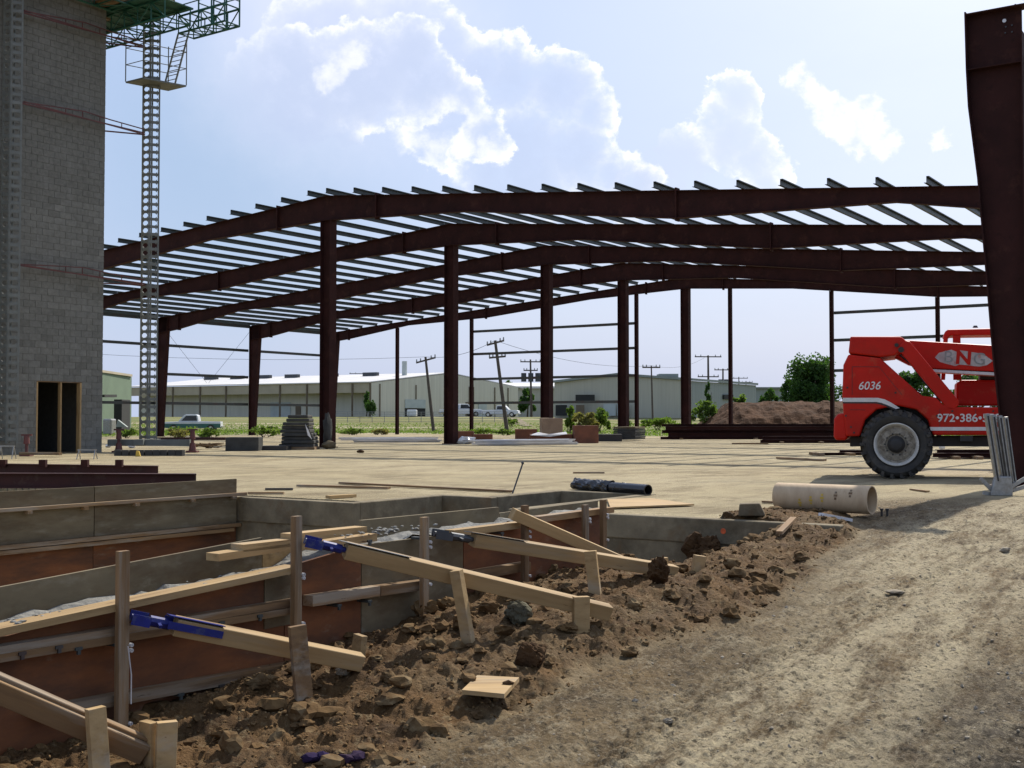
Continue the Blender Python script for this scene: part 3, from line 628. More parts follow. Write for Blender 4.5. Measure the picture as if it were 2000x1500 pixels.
for row in range(int(TH/BH)):
    z = row*BH; u = UFAR-(0.0 if row % 2 == 0 else BW/2)
    cells = []
    if row % 2: cells.append((UFAR-BW/2, UFAR))
    while u > UNEAR+0.01: cells.append((max(u-BW, UNEAR), u)); u -= BW
    for (a, b) in cells:
        parts_ = [(a, b)]
        if z+BH > 0.02 and z < dtop-0.01:
            parts_ = []
            if a < dl: parts_.append((a, min(b, dl)))
            if b > dr_: parts_.append((max(a, dr_), b))
        for (p, q) in parts_:
            w = round(q-p, 3)
            if w < 0.04: continue
            jit = br.uniform(-.003, .003)
            seen = p > UNEAR+2.6
            if cnt < 295 and seen:
                if w not in meshes: meshes[w] = block_mesh(w)
                link('block', meshes[w], Matrix.Translation(uv(p, VT-0.03+jit, z)), tower, M['block']); cnt += 1
            else:
                rest.frame(uv((p+q)/2, VT-0.03+jit, z+BH/2), LV*(w/2-J/2), CV*.03, Vector((0, 0, BH/2-J/2)))
o = rest.build('upper_blocks', M['block'], tower, recalc=False); o['kind'] = 'stuff'
# timber door frame
fr = [(dl+.02, .05), (dr_-.03, .06)]
for (u_, w_) in fr:
    board('door_jamb', uv(u_, VT-.08, .0), uv(u_, VT-.08, dtop-.03), w_, .17, M['pine'], tower, up=CV)
um = onv(118, 886, VT).dot(LV)
board('door_post', uv(um, VT-.06, 0), uv(um, VT-.06, dtop-.03), .05, .12, M['pine'], tower, up=CV)
board('door_head', uv(dl, VT-.08, dtop-.016), uv(dr_, VT-.08, dtop-.016), .15, .03, M['oldpine'], tower)
mb = MB(); wallbox(mb, UNEAR+.2, UFAR-.2, VT-DEPTH+.1, VT-.2, 0.001, .03); mb.build('floor_slab', M['conc'], tower)
mb = MB(); wallbox(mb, UNEAR+.2, UFAR-.2, VT-DEPTH+.1, VT-.2, TH-.3, TH-.1); mb.build('roof_slab', M['conc'], tower)

# ------------------------------------------------------------------ mast climbers and their platform
def mast_section(base, h, w):
    """one bolted length: two pierced faces meeting at the corner that points to the yard, one tube behind"""
    mb = MB(); z = Vector((0, 0, 1)); e1 = (LV*.8-CV*.35).normalized(); f1 = Vector((1, 0.45, 0)).normalized(); f2 = Vector((-1, 0.45, 0)).normalized()
    cpt = Vector(base)
    for d in (f1, f2):
        far = cpt+d*(w*.58); nrm = Vector((-d.y, d.x, 0))
        for q, ww in ((cpt, .05), (far, .05)): mb.frame(q+z*(h/2), d*(ww/2), nrm*.02, z*(h/2-.004))
        n = int(round(h/.245)); st = h/n
        for i in range(n):
            zc = (i+.5)*st
            mb.frame(cpt+d*(w*.29)+z*zc, d*(w*.29-.02), nrm*.012, z*.045)
            for s in (-1, 1):                                # gussets give the arched holes
                for qq, ss in ((.05, 1), (w*.58-.05, -1)):
                    a = cpt+d*qq+z*(zc+s*.04); mb.prism([a, a+d*(ss*.055), a+z*(s*.055)], nrm*.01)
    mb.tube(cpt+Vector((0, .45*w, 0)), cpt+Vector((0, .45*w, h-.01)), .03, n=8)
    return mb
def make_mast(name, label, px, py, Y, h, w=.5):
    b = at(px, py, Y); b.z = 0.35
    t_ = thing(name, label, 'mast', (b.x, b.y, 0)); k = 0; z = .35
    while z < h:
        mast_section((b.x, b.y, z), 1.47, w).build('mast_section', M['mast'], t_); z += 1.47
    return t_, b
YM = onv(287, 880, VT+.32).y
mastR, bR = make_mast('climber_mast', 'perforated grey steel mast rising beside the block tower, sky behind it', 287, 880, YM, 14.2)
mastL, bL = make_mast('climber_mast', 'perforated steel mast against the tower wall at the left edge', 12, 885, 34.0, 14.2)
# chassis of the right mast with red screw jacks
ch = thing('mast_chassis', 'low grey chassis beam with red screw jacks at the foot of the mast', 'chassis', (bR.x, bR.y, 0))
a, b = at(212, 866, YM-.6), at(372, 866, YM-.6)
mb = MB(); mb.beam((a.x, a.y, .30), (b.x, b.y, .30), .22, .2); mb.build('chassis_beam', M['mast'], ch)
mb = MB(); mb.beam((bR.x, bR.y-.9, .32), (bR.x, bR.y+1.0, .32), .3, .18); mb.build('cross_beam', M['mast'], ch)
for px in (232, 376):
    q = at(px, 866, YM-.95)
    mb = MB(); mb.tube((q.x, q.y, .04), (q.x, q.y, .62), .05, n=10); mb.tube((q.x, q.y, .42), (q.x, q.y, .70), .09, .07, n=10); mb.box((q.x, q.y, .03), (.34, .34, .05)); mb.beam((q.x-.16, q.y, .72), (q.x+.16, q.y, .72), .05, .05)
    mb.tube((q.x, q.y, .06), (q.x, q.y, .3), .12, .08, n=10); mb.build('screw_jack', M['redtie'], ch)
q = at(52, 868, 33.5)
jk = MB(); jk.tube((q.x, q.y, .04), (q.x, q.y, .5), .045, n=10); jk.tube((q.x, q.y, .35), (q.x, q.y, .58), .09, .07, n=10); jk.box((q.x, q.y, .03), (.3, .3, .05)); jk.beam((q.x-.15, q.y, .6), (q.x+.15, q.y, .6), .05, .05)
tag(jk.build('screw_jack', M['redtie'], None), 'small red screw jack standing left of the tower doorway', 'jack')
# wall ties: three lattice arms from the left mast past the tower to the right mast
for k, (y0, y1, lab) in enumerate(((22, 88, 'uppermost red lattice tie along the block tower, under the green platform'), (200, 258, 'red lattice tie crossing the block tower below the hanging work cage'), (518, 552, 'thin rusty lattice tie across the block tower at rafter height'))):
    p0 = onv(36, y0, VT+.25); p1 = at(283, y1+2, YM)
    t_ = thing('wall_tie', lab, 'wall tie', (p0+p1)/2)
    d = p1-p0; mid = p0.lerp(p1, .55)
    def tp(f): return p0.lerp(p1, f)
    up = Vector((0, 0, 1))
    lo = MB(); lo.beam(p0, p1, .035, .035); lo.build('lower_chord', M['redtie'], t_)
    arch = [tp(0)+up*.03, tp(.35)+up*.17, tp(.5)+up*.22, tp(.7)+up*.16, tp(.99)+up*.12]
    mb = MB()
    for x, y in zip(arch[:-1], arch[1:]): mb.beam(x, y, .03, .03)
    mb.build('upper_chord', M['redtie'], t_)
    mb = MB(); mb.beam(p0+CV*.28-up*.02, p1+CV*.0-up*.05, .03, .03); mb.build('outer_chord', M['redtie'], t_)
    for f in (.35, .48, .62, .8):
        mb = MB(); hh = float(np.interp(f, [0, .35, .5, .7, .99], [.03, .17, .22, .16, .12])); mb.beam(tp(f), tp(f)+up*hh, .02, .02, up=LV); mb.build('lattice_bar', M['redtie'], t_)
    mb = MB(); mb.beam(uv(UFAR-.3, VT-1.0, p1.z-.03), p1-up*.05, .04, .04); mb.build('back_arm', M['redtie'], t_)
# work platform
PZ = 13.5
plat = thing('work_platform', 'green steel truss work platform at the top of the mast beside the tower', 'platform', (bR.x, bR.y, PZ))
um_, vm_ = bR.dot(LV), bR.dot(CV)
def truss(name, u0, u1, v0, v1, z0, z1, n, mat, along='v'):
    mb = MB(); r = .035
    def pt(f, s, z): return uv(u0 if s == 0 else u1, v0+(v1-v0)*f, z) if along == 'v' else uv(u0+(u1-u0)*f, v0 if s == 0 else v1, z)
    for s in (0, 1):
        for z in (z0, z1): mb.tube(pt(0, s, z), pt(1, s, z), r, n=6)
        for i in range(n+1):
            f = i/n; mb.tube(pt(f, s, z0), pt(f, s, z1), .022, n=6)
            if i < n: mb.tube(pt(f, s, z0 if i % 2 else z1), pt((i+1)/n, s, z1 if i % 2 else z0), .022, n=6)
    for i in range(n+1):
        for z in (z0, z1): mb.tube(pt(i/n, 0, z), pt(i/n, 1, z), .025, n=6)
        if i < n: mb.tube(pt(i/n, 0, z0), pt((i+1)/n, 1, z0), .018, n=6)
    return mb.build(name, mat, plat)
truss('deck_truss', um_-1.2, um_-.2, vm_-5.0, vm_+2.15, PZ, PZ+.55, 11, M['green'])
truss('deck_truss', um_+.13, um_+.75, vm_+1.2, vm_+3.35, PZ, PZ+.55, 4, M['green'])
mb = MB(); mb.frame(uv(um_-.75, vm_-1.5, PZ+.62), LV*.8, CV*3.5, Vector((0, 0, .025))); mb.build('deck_sheet', M['green'], plat)
for i in range(6):
    board('deck_plank', uv(um_-1.9+.27*i, vm_-4.6, PZ+.68), uv(um_-1.9+.27*i, vm_+.4+(i % 3)*.3, PZ+.68), .24, .045, M['oldpine'], plat)
for i in range(7):
    board('outrigger_plank', uv(um_-3.4, vm_-4.4+.62*i, PZ+.45), uv(um_-1.1, vm_-4.4+.62*i, PZ+.45), .2, .05, M['oldpine'], plat)
for vv in (vm_+2.15, vm_+2.75, vm_+3.35):
    mb = MB()
    for uu in (um_+.13, um_+.75): mb.tube(uv(uu, vv, PZ), uv(uu, vv, PZ+1.6), .03, n=6)
    for zz in (.8, 1.2, 1.55): mb.tube(uv(um_+.13, vv, PZ+zz), uv(um_+.75, vv, PZ+zz), .02, n=6)
    mb.build('guard_rail', M['green'], plat)
mb = MB()
for uu in (um_+.13, um_+.75):
    for zz in (.9, 1.5): mb.tube(uv(uu, vm_+1.0, PZ+zz), uv(uu, vm_+3.35, PZ+zz), .02, n=6)
mb.build('side_rail', M['green'], plat)
# deck along the front of the tower, above the picture
mb = MB(); mb.frame(uv(UFAR-2.6, VT+.75, PZ+1.1), LV*4.2, CV*.6, Vector((0, 0, .04))); mb.build('front_deck', M['oldpine'], plat)
truss('front_truss', UFAR-6.5, UFAR+1.4, VT+.15, VT+1.1, PZ+.55, PZ+1.05, 12, M['green'], 'u')
# hanging cage with ladder
cg = thing('access_cage', 'small hanging access cage with a slanting ladder around the mast top', 'cage', at(300, 162, YM))
A = [at(262, 156, YM-.1), at(316, 172, YM-.35), at(340, 165, YM-.1), at(288, 150, YM+.3)]
zc = sum(p.z for p in A)/4
A = [Vector((p.x, p.y, zc)) for p in A]
A = [uv(um_-.55, vm_-.55, zc), uv(um_+.85, vm_-.15, zc), uv(um_+.85, vm_+.75, zc), uv(um_-.55, vm_+.35, zc)]
mb = MB(); mb.prism(A, (0, 0, -.05)); mb.build('cage_floor', M['mast'], cg)
for p in A:
    mb = MB(); mb.tube(p, (p.x, p.y, PZ), .02, n=6); mb.build('cage_post', M['mast'], cg)
for zz in (.55, 1.1):
    mb = MB()
    for i in range(4): mb.tube(A[i]+Vector((0, 0, zz)), A[(i+1) % 4]+Vector((0, 0, zz)), .014, n=6)
    mb.build('cage_rail', M['mast'], cg)
l0 = A[1].lerp(A[2], .25)-LV*.35; l1 = A[1].lerp(A[2], .85)-LV*.35
tp0 = Vector((l0.x+.45, l0.y, PZ+.3)); tp1 = Vector((l1.x+.45, l1.y, PZ+.3))
for a_, b_ in ((l0, tp0), (l1, tp1)):
    mb = MB(); mb.beam(a_, b_, .04, .05); mb.build('ladder_stile', M['mast'], cg)
for i in range(1, 11):
    f = i/11; mb = MB(); mb.tube(l0.lerp(tp0, f), l1.lerp(tp1, f), .014, n=6); mb.build('ladder_rung', M['mast'], cg)
# ------------------------------------------------------------------ pit walls, slab edges
pit = thing('pit_wall', 'grey concrete walls of the open pit cut into the slab', 'pit wall', uv(11, -8, -1.6))
Z0 = -1.62
def seg(name, u0, u1, v0, v1, z0, z1, mat=None, parent=None, bev=0.0):
    mb = MB(); wallbox(mb, min(u0, u1), max(u0, u1), min(v0, v1), max(v0, v1), z0, z1); return mb.build(name, mat or M['conc'], parent or pit, bevel=bev)
seg('slab_edge', 10.85, 11.0, -12.05, -9.70, -.30, .014, bev=.012)
seg('lower_wall', 10.87, 10.99, -12.05, -9.72, Z0, -.302)
seg('slab_edge', 11.002, 12.65, -9.85, -9.70, -.30, .014, bev=.012); seg('lower_wall', 11.0, 12.65, -9.83, -9.71, Z0, -.302)
seg('slab_edge', 12.652, 12.8, -9.85, -8.902, -.30, .012, bev=.012); seg('lower_wall', 12.66, 12.79, -9.83, -8.92, Z0, -.302)
seg('slab_edge', 12.802, 14.4, -9.05, -8.9, -.28, .016, bev=.012); seg('lower_wall', 12.8, 14.38, -9.04, -8.92, Z0, -.282)
seg('slab_edge', 14.402, 14.55, -9.05, -7.45, -.28, .012, bev=.012); seg('lower_wall', 14.41, 14.54, -9.04, -7.46, Z0, -.282)
seg('slab_edge', 11.292, 14.4, -7.6, -7.45, -.28, .014, bev=.012); seg('lower_wall', 11.29, 14.4, -7.58, -7.46, Z0, -.282)
seg('slab_edge', 11.14, 11.29, -7.6, -3.75, -.24, .016, bev=.015); seg('lower_wall', 11.155, 11.285, -7.59, -3.8, Z0, -.242)
mb = MB(); q = uv(11.138, -4.95, -.10); mb.lathe(q, -LV, [(0, 0), (.003, .028), (.0, .03)], 10); mb.build('paint_mark', M['orange'], pit)
# far form of the pit (left)
VF = -11.7
ff = thing('pit_form', 'long plywood form wall with two walers along the far left side of the pit', 'form wall', uv(5, VF, -1.6))
def fz(px, py): return onv(px, py, VF)
ze = .255
joints = [-4.5, fz(-170, 960).dot(LV), fz(185, 950).dot(LV), 10.83]
for a, b in zip(joints[:-1], joints[1:]):
    board('form_panel', uv(a+.006, VF-.02, ze/2-.16), uv(b-.006, VF-.02, ze/2-.16), .036, ze+.32, M['plygrey'], ff)
for a, b in zip(joints[:-1], joints[1:]):
    board('lower_panel', uv(a+.004, VF-.03, -.95), uv(b-.004, VF-.03, -.95), .03, 1.2, M['ply'], ff)
seg('back_fill', -4.5, 10.80, VF-.26, VF-.045, Z0, .24, M['conc'], ff)
for z, mm, ext in ((.055, 'oldpine', .12), (-.345, 'oldpine', .02), (-.40, 'oldpine', -.1)):
    board('waler', uv(-4.5, VF+.035, z), uv(10.83+ext, VF+.035, z), .06, .038 if z > 0 else .045, M[mm], ff)
for px in (50, 160, 260, 370, 450):
    u_ = fz(px, 1000).dot(LV); mb = MB(); wallbox(mb, u_-.03, u_+.03, VF+.02, VF+.09, .0, .034); mb.build('form_clamp', M['oldpine'], ff)
# ------------------------------------------------------------------ near form, half poured
VO, VI = -4.78, -5.05
nf = thing('wall_form', 'half poured plywood wall form with posts and walers in the foreground pit', 'form wall', uv(4.5, VO, -1.6))
def po(px, py, v=VO): return onv(px, py, v)
def U(p): return p.dot(LV)
# inner panels: left one sags towards the left, right ones level
a, b = po(-260, 1196, VI), po(512, 1050, VI)
mb = MB(); mb.prism([uv(U(a), VI, a.z), uv(U(b), VI, b.z), uv(U(b), VI, -1.6), uv(U(a), VI, -1.6)], CV*-.022); mb.build('inner_panel', M['plygrey'], nf)
b1, e1 = po(528, 1038, VI), po(706, 1016, VI)
mb = MB(); mb.prism([uv(U(b)+.006, VI, .30), uv(U(e1), VI, .33), uv(U(e1), VI, -1.6), uv(U(b)+.006, VI, -1.6)], CV*-.022); mb.build('inner_panel', M['pine'], nf)
e2, e3 = po(975, 990, VI), po(1168, 972, VI)
mb = MB(); mb.prism([uv(U(e1)+.006, VI, .385), uv(U(e2), VI, .375), uv(U(e2), VI, -1.6), uv(U(e1)+.006, VI, -1.6)], CV*-.03); mb.build('inner_panel', M['plygrey'], nf)
mb = MB(); mb.prism([uv(U(e2)+.006, VI, .33), uv(U(e3), VI, .34), uv(U(e3), VI, -1.6), uv(U(e2)+.006, VI, -1.6)], CV*-.022); mb.build('inner_panel', M['plygrey'], nf)
# fresh concrete between the faces, ragged top
def ragged():
    n = 150; us = np.linspace(-3.0, 8.6, n); mb = MB(); rg = random.Random(5)
    vs = []
    for u_ in us:
        base = float(np.interp(u_, [-3, 2.2, 3.6, 4.85, 5.3, 8.6], [.02, .06, .12, .17, .27, .29]))
        for j, v_ in enumerate((VI+.002, VI+.09, VO-.12, VO-.025)):
            vs.append(uv(u_, v_, base+rg.uniform(-.022, .022)))
    fs = []
    for i in range(n-1):
        for j in range(3): fs.append((i*4+j, (i+1)*4+j, (i+1)*4+j+1, i*4+j+1))
    mb.add(vs, fs); return mb.build('fresh_concrete', M['wetconc'], nf, smooth=False)
ragged()
# concrete splashed on the walers
rg = random.Random(9); sp = MB()
for k in range(110):
    px = rg.choice([rg.uniform(-40, 110), rg.uniform(380, 520), rg.uniform(640, 840), rg.uniform(700, 760)])
    p = po(px, 1224-.2088*px, VO) if px < 560 else po(px, 1052-.115*(px-630), VO)
    sp.lump(p+CV*rg.uniform(-.06, .10)+Vector((0, 0, rg.uniform(-.005, .02))), rg.uniform(.005, .018), k, 1, .4, (1.3, 1.3, .6))
o = sp.build('concrete_splatter', M['wetconc'], nf); o['kind'] = 'stuff'
# outer panels (plywood), three lifts with darker patches
lines = [((-260, 1279), (556, 1109)), ((590, 1058), (1180, 988))]
us = [U(po(-260, 1279)), U(po(250, 1200)), U(po(556, 1109)), U(po(706, 1044)), U(po(905, 1030)), U(po(1184, 988))]
tops = [(.02, .135), (.135, .20), (.20, .27), (.27, .265), (.265, .265)]
mats = ['ply', 'ply', 'ply', 'plygrey', 'ply']
for i in range(5):
    (t0, t1) = tops[i]
    mb = MB(); mb.prism([uv(us[i]+.004, VO, t0), uv(us[i+1]-.004, VO, t1), uv(us[i+1]-.004, VO, -1.6), uv(us[i]+.004, VO, -1.6)], CV*-.022); mb.build('outer_panel', M[mats[i]], nf)
mb = MB(); x0, x1 = U(po(515, 1180)), U(po(570, 1170)); mb.frame(uv((x0+x1)/2, VO+.004, .02), LV*((x1-x0)/2), CV*.004, Vector((0, 0, .14))); mb.build('form_patch', M['plygrey'], nf)
def waler(p0, p1, h=.042, w=.085, mat='pine', out=.045):
    a, b = po(*p0), po(*p1); return board('waler', a+CV*out, b+CV*out, w, h, M[mat], nf)
waler((-260, 1278), (556, 1108), .034, .12, 'pine', .06)
waler((-260, 1305), (566, 1174), .036, .07, 'oldpine'); waler((-260, 1320), (566, 1188), .036, .07, 'oldpine', .05)
waler((60, 1390), (575, 1297), .05, .08, 'oldpine')
waler((594, 1066), (716, 1048), .045, .08, 'pine'); waler((867, 1041), (1012, 1023), .045, .08, 'pine'); waler((1035, 1014), (1182, 995), .045, .08, 'oldpine')
waler((590, 1172), (722, 1152), .06, .08, 'oldpine'); waler((724, 1152), (815, 1140), .06, .08, 'oldpine'); waler((900, 1124), (1018, 1104), .06, .08, 'oldpine')
for (x, y) in ((92, 1260), (20, 1272), (205, 1255), (130, 1263), (330, 1225), (410, 1213), (485, 1200), (640, 1180), (700, 1172), (410, 1335), (490, 1320), (330, 1352), (655, 1062), (700, 1055), (805, 1050), (960, 1040)):
    q = po(x, y); mb = MB(); mb.frame(q+CV*.05, LV*.018, CV*.045, Vector((0, 0, .007))); mb.frame(q+CV*.09-Vector((0, 0, .012)), LV*.008, CV*.006, Vector((0, 0, .014))); mb.build('form_clamp', M['girt'], nf)
# loose short boards laid across the top of the form
for (x0, y0, x1, y1) in ((415, 1088, 560, 1066), (463, 1070, 590, 1056), (560, 1049, 705, 1034)):
    a, b = po(x0, y0, VO-.08), po(x1, y1, VO-.08); board('cross_board', a, b, .1, .04, M['pine'], nf)
# upright posts with form ties
for (x, yt, yb, m_) in ((240, 1076, 1425, 'oldpine'), (579, 1008, 1225, 'oldpine'), (829, 1010, 1175, 'oldpine'), (1025, 987, 1160, 'oldpine'), (1143, 986, 1080, 'oldpine'), (1178, 976, 1075, 'oldpine')):
    a, b = po(x, yt, VO+.13), po(x, yb, VO+.13)
    p_ = board('post', Vector((a.x, a.y, a.z)), Vector((a.x, a.y, min(b.z, a.z-.6)-.05)), .034, .056, M[m_], nf, up=LV)
    for yy in (.53, .56, .97) if x < 600 else (.30, .36, .8):
        z_ = a.z+(b.z-a.z)*yy; mb = MB(); c_ = Vector((a.x, a.y, z_))+LV*.035
        mb.tube(c_-CV*.03, c_+CV*.03, .005, n=8); mb.tube(c_+CV*.012, c_+CV*.03, .010, n=8); mb.build('form_tie', M['panel'], p_)
a = po(250, 1262, VO+.2); b = po(256, 1375, VO+.2); mb = MB(); mb.path([a, a.lerp(b, .5)+LV*.01, b], .003, 5); mb.build('tie_wire', M['panel'], nf)

# ------------------------------------------------------------------ raking braces, stakes
def brace(label, p0, p1, w, h, mat, metal=None, n=1, side=True, mm='blue'):
    """p0 high end on the form, p1 low end on the bank (pixels with their own v / ground)"""
    t_ = thing('timber_brace', label, 'brace', p1)
    d = p1-p0; up = (Vector((0, 0, 1))+Vector((0, -1, 0))*.27).normalized()
    f0 = metal if metal else 0.0
    a = p0.lerp(p1, f0)
    board('brace_plank', a, p1, w, h, M[mat], t_, up=up, bevel=.003)
    if n == 2:
        board('brace_plank', a+LV*.045+d*.0, p1-d*.06+LV*.045, w, h, M[mat], t_, up=up, bevel=.003)
    if metal:
        x = d.normalized(); s = up.cross(x).normalized(); z = x.cross(s)
        e = p0.lerp(p1, f0*.42); g = p0.lerp(p1, f0+.19)
        for sg in (-1, 1):
            mb = MB(); mb.beam(p0+s*(sg*.028), e+s*(sg*.028), .008, .05); mb.build('turnbuckle_plate', M[mm], t_)
        mb = MB(); mb.tube(p0, p0.lerp(p1, f0*1.05), .016, n=8); mb.tube(e, p0.lerp(p1, f0*.9), .026, n=8); mb.beam(p0.lerp(p1, f0*.62)-s*.06, p0.lerp(p1, f0*.62)+s*.06, .015, .015); mb.build('screw', M[mm], t_)
        mb = MB(); off = s*(-(w/2+.004)); 
        if side:
          for sg in (-1, 1): mb.beam(p0.lerp(p1, f0*.8)+s*(sg*(w/2+.004))+z*.01, g+s*(sg*(w/2+.004))+z*.012, .005, h*.42)
        mb.beam(p0.lerp(p1, f0*.8)+z*(h/2+.003), g+z*(h/2+.003), w*1.02, .004); mb.build('brace_shoe', M['blue' if side else 'zinc'], t_)
    return t_
def bk(px, py, dz=0.0): p = gpt(px, py); p.z += dz; return p
brace('bottom left raking timber brace running off the picture edge, doubled up', po(-120, 1300, VO+.3), bk(283, 1500, .06)+Vector((0, .0, .0)), .04, .09, 'oldpine', None, 2)
brace('raking timber brace with a bright blue steel shoe, nearest the road stakes at left', po(256, 1205, VO+.16), bk(705, 1312, .05), .07, .085, 'pine', .17)
brace('long yellow timber brace with blue turnbuckle in the middle of the bank', po(596, 1056, VO+.16), bk(1190, 1212, .05), .075, .088, 'pine', .12, 1, False)
brace('raking timber brace from the third post, passing under the crossing brace', po(848, 1042, VO+.16), bk(1318, 1124, .03), .075, .088, 'pine', .14, 1, False, 'metal_dk')
brace('steep timber brace crossing over another near the end of the form', po(1000, 1003, VO+.10), bk(1238, 1112, .02), .06, .08, 'pine')
def stake(label, top, bot, w=.09, tck=.04, mat='pine', face=None, k=1.0):
    b = bk(*bot); b.z -= .10
    if k != 1: b = CAMP+(b-CAMP)*k; b.z = min(b.z, gz(b.x, b.y)-.12)
    d = ray(*top); tpos = CAMP+d*(b.y/d.y)
    x = (tpos-b).normalized(); fc = Vector(face or (0.5, -1, 0)).normalized()
    y = fc.cross(x).normalized(); z = x.cross(y); L = (tpos-b).length
    mb = MB(); tip = .22*L
    for s in (0,):
        pts = [b+y*0, b+x*tip+y*(w/2), tpos+y*(w/2), tpos-y*(w/2), b+x*tip-y*(w/2)]
        mb.prism([p-z*(tck/2) for p in pts], z*tck)
    o = mb.build('wooden_stake', M[mat], None, bevel=.002); tag(o, label, 'stake', 'pine stakes driven into the soil bank'); return o
stake('pointed pine stake holding the brace in the bottom left corner', (186, 1382), (202, 1490), .075, .045, face=(.9, -1, 0), k=.955)
stake('left one of two short pine stakes standing close together at lower left', (290, 1409), (292, 1490), .085, .04, face=(-.8, -1, 0))
stake('right one of two short pine stakes standing close together at lower left', (326, 1409), (322, 1500), .085, .04, face=(.5, -1, 0))
stake('grey weathered stake crossing the brace with the blue shoe', (580, 1222), (598, 1310), .085, .04, 'oldpine', face=(.6, -1, 0), k=.925)
stake('short pine stake tilted to the right beside the end of the blue shod brace', (704, 1240), (694, 1290), .08, .04, face=(-1.0, -1, 0))
stake('tilted pine stake pinning the long yellow brace at mid length', (891, 1114), (922, 1228), .065, .05, face=(-.5, -1, 0), k=.955)
stake('upright pine stake near the foot of the long yellow brace', (1135, 1165), (1134, 1216), .10, .045, face=(.3, -1, 0), k=0.985)
stake('pine stake crossing the brace from the third post', (1153, 1076), (1166, 1142), .08, .04, face=(-.3, -1, 0), k=0.975)
stake('small upright stake just left of the big dark clod at the pit wall', (1293, 1089), (1294, 1124), .085, .04, face=(.2, -1, 0))
stake('leaning pine stake in front of the big dark clod at the pit wall', (1367, 1085), (1356, 1120), .10, .04, face=(.5, -1, 0))
# big clods and stones one can pick out
def rock(name, label, cat, px, py, rpx, mat, sq=(1, .9, .85), seed=1, sub=4, rough=.4, dz=.0, pt=None):
    p = pt or bk(px, py); r = rpx/F*p.y; mb = MB(); mb.lump((p.x, p.y, p.z+r*sq[2]*.75+dz), r, seed, sub, rough, sq); return tag(mb.build(name, M[mat], None, smooth=False), label, cat)
q = uv(10.95, -5.25, 0); q = onu(1372, 1100, 10.95); q.z = -.50
rock('dirt_clump', 'big dark root-like dirt clump leaning on the concrete pit wall', 'dirt clump', 0, 0, 41, 'clodd', (1, .6, 1.0), 3, 5, .7, 0.02, q)
rock('dirt_clod', 'large round dark clod lying alone above the pale plywood scrap', 'clod', 1035, 1302, 33, 'clodd', (1, .95, .8), 8, 5, .34)
rock('dirt_clod', 'dark upright clod at the foot of the brace from the third post', 'clod', 1288, 1140, 24, 'clodd', (.8, .8, 1.2), 12, 4, .5)
rock('dirt_clod', 'grey green clod on the bank below the long yellow brace', 'clod', 1012, 1213, 26, 'greyclod', (1.1, .8, .9), 14, 4, .5)
rock('dirt_clod', 'ochre clod at the lip of the bank above the bottom left stakes', 'clod', 508, 1345, 24, 'clod', (1.3, .9, .7), 15, 4, .5)
rock('stone', 'small pale stone beside the end of the blue shod brace', 'stone', 668, 1318, 13, 'stone', (1, .8, .9), 16)
rock('stone', 'white stone lying in the trench behind the long yellow brace', 'stone', 1001, 1150, 10, 'stone', (1.4, .8, .7), 17)
rock('stone', 'white stone on the dirt road near the right edge of the picture', 'stone', 1962, 1078, 9, 'stone', (1.3, .8, .6), 18)
rock('stone', 'flat pale stone on the dirt road below the pipe', 'stone', 1748, 1158, 12, 'stone', (1.8, 1, .3), 19)
rock('stone', 'rounded pale stone low in the middle of the dirt road', 'stone', 1304, 1412, 9, 'stone', (1.2, .9, .6), 20)
CL = ['brown clod at the lip of the bank, left of the tilted brace stake', 'brown clod touching the foot of the tilted brace stake on its left', 'largest brown clod just below the tilted brace stake', 'brown clod right of the tilted brace stake under the long brace',
      'brown clod midway between the tilted stake and the large round clod', 'brown clod below the end of the blue shod brace', 'brown clod right of and below the small tilted stake', 'lone brown clod at the road edge right of the large round clod', 'brown clod just below the lower end of the long yellow brace',
      'brown clod in the open middle of the bank, above left of the plywood offcut', 'brown clod low on the bank toward the bottom of the picture', 'brown clod right of the two short stakes at lower left', 'brown clod right of the stake at the foot of the long brace', 'brown clod between the dark upright clod and the road', 'brown clod on the bank right of the big dark clump at the pit wall']
for k, (x, y, r_) in enumerate(((830, 1200, 20), (870, 1190, 17), (905, 1225, 22), (955, 1195, 18), (985, 1240, 17), (690, 1310, 15), (760, 1330, 14), (1230, 1282, 14), (1110, 1235, 16), (840, 1290, 13), (600, 1420, 13), (430, 1440, 14), (1240, 1190, 15), (1310, 1170, 14), (1430, 1110, 16))):
    rock('dirt_clod', CL[k], 'clod', x, y, r_, 'clod', (1.2, .9, .75), 40+k, 3, .55)['group'] = 'brown clods on the soil bank'
M['badge'] = material('faded_white_print', (0.50, 0.47, 0.43), (0.36, 0.31, 0.28), 0.6, scale=9, spots=[((0.42, 0.10, 0.07), 7, .56, .66, .6)])
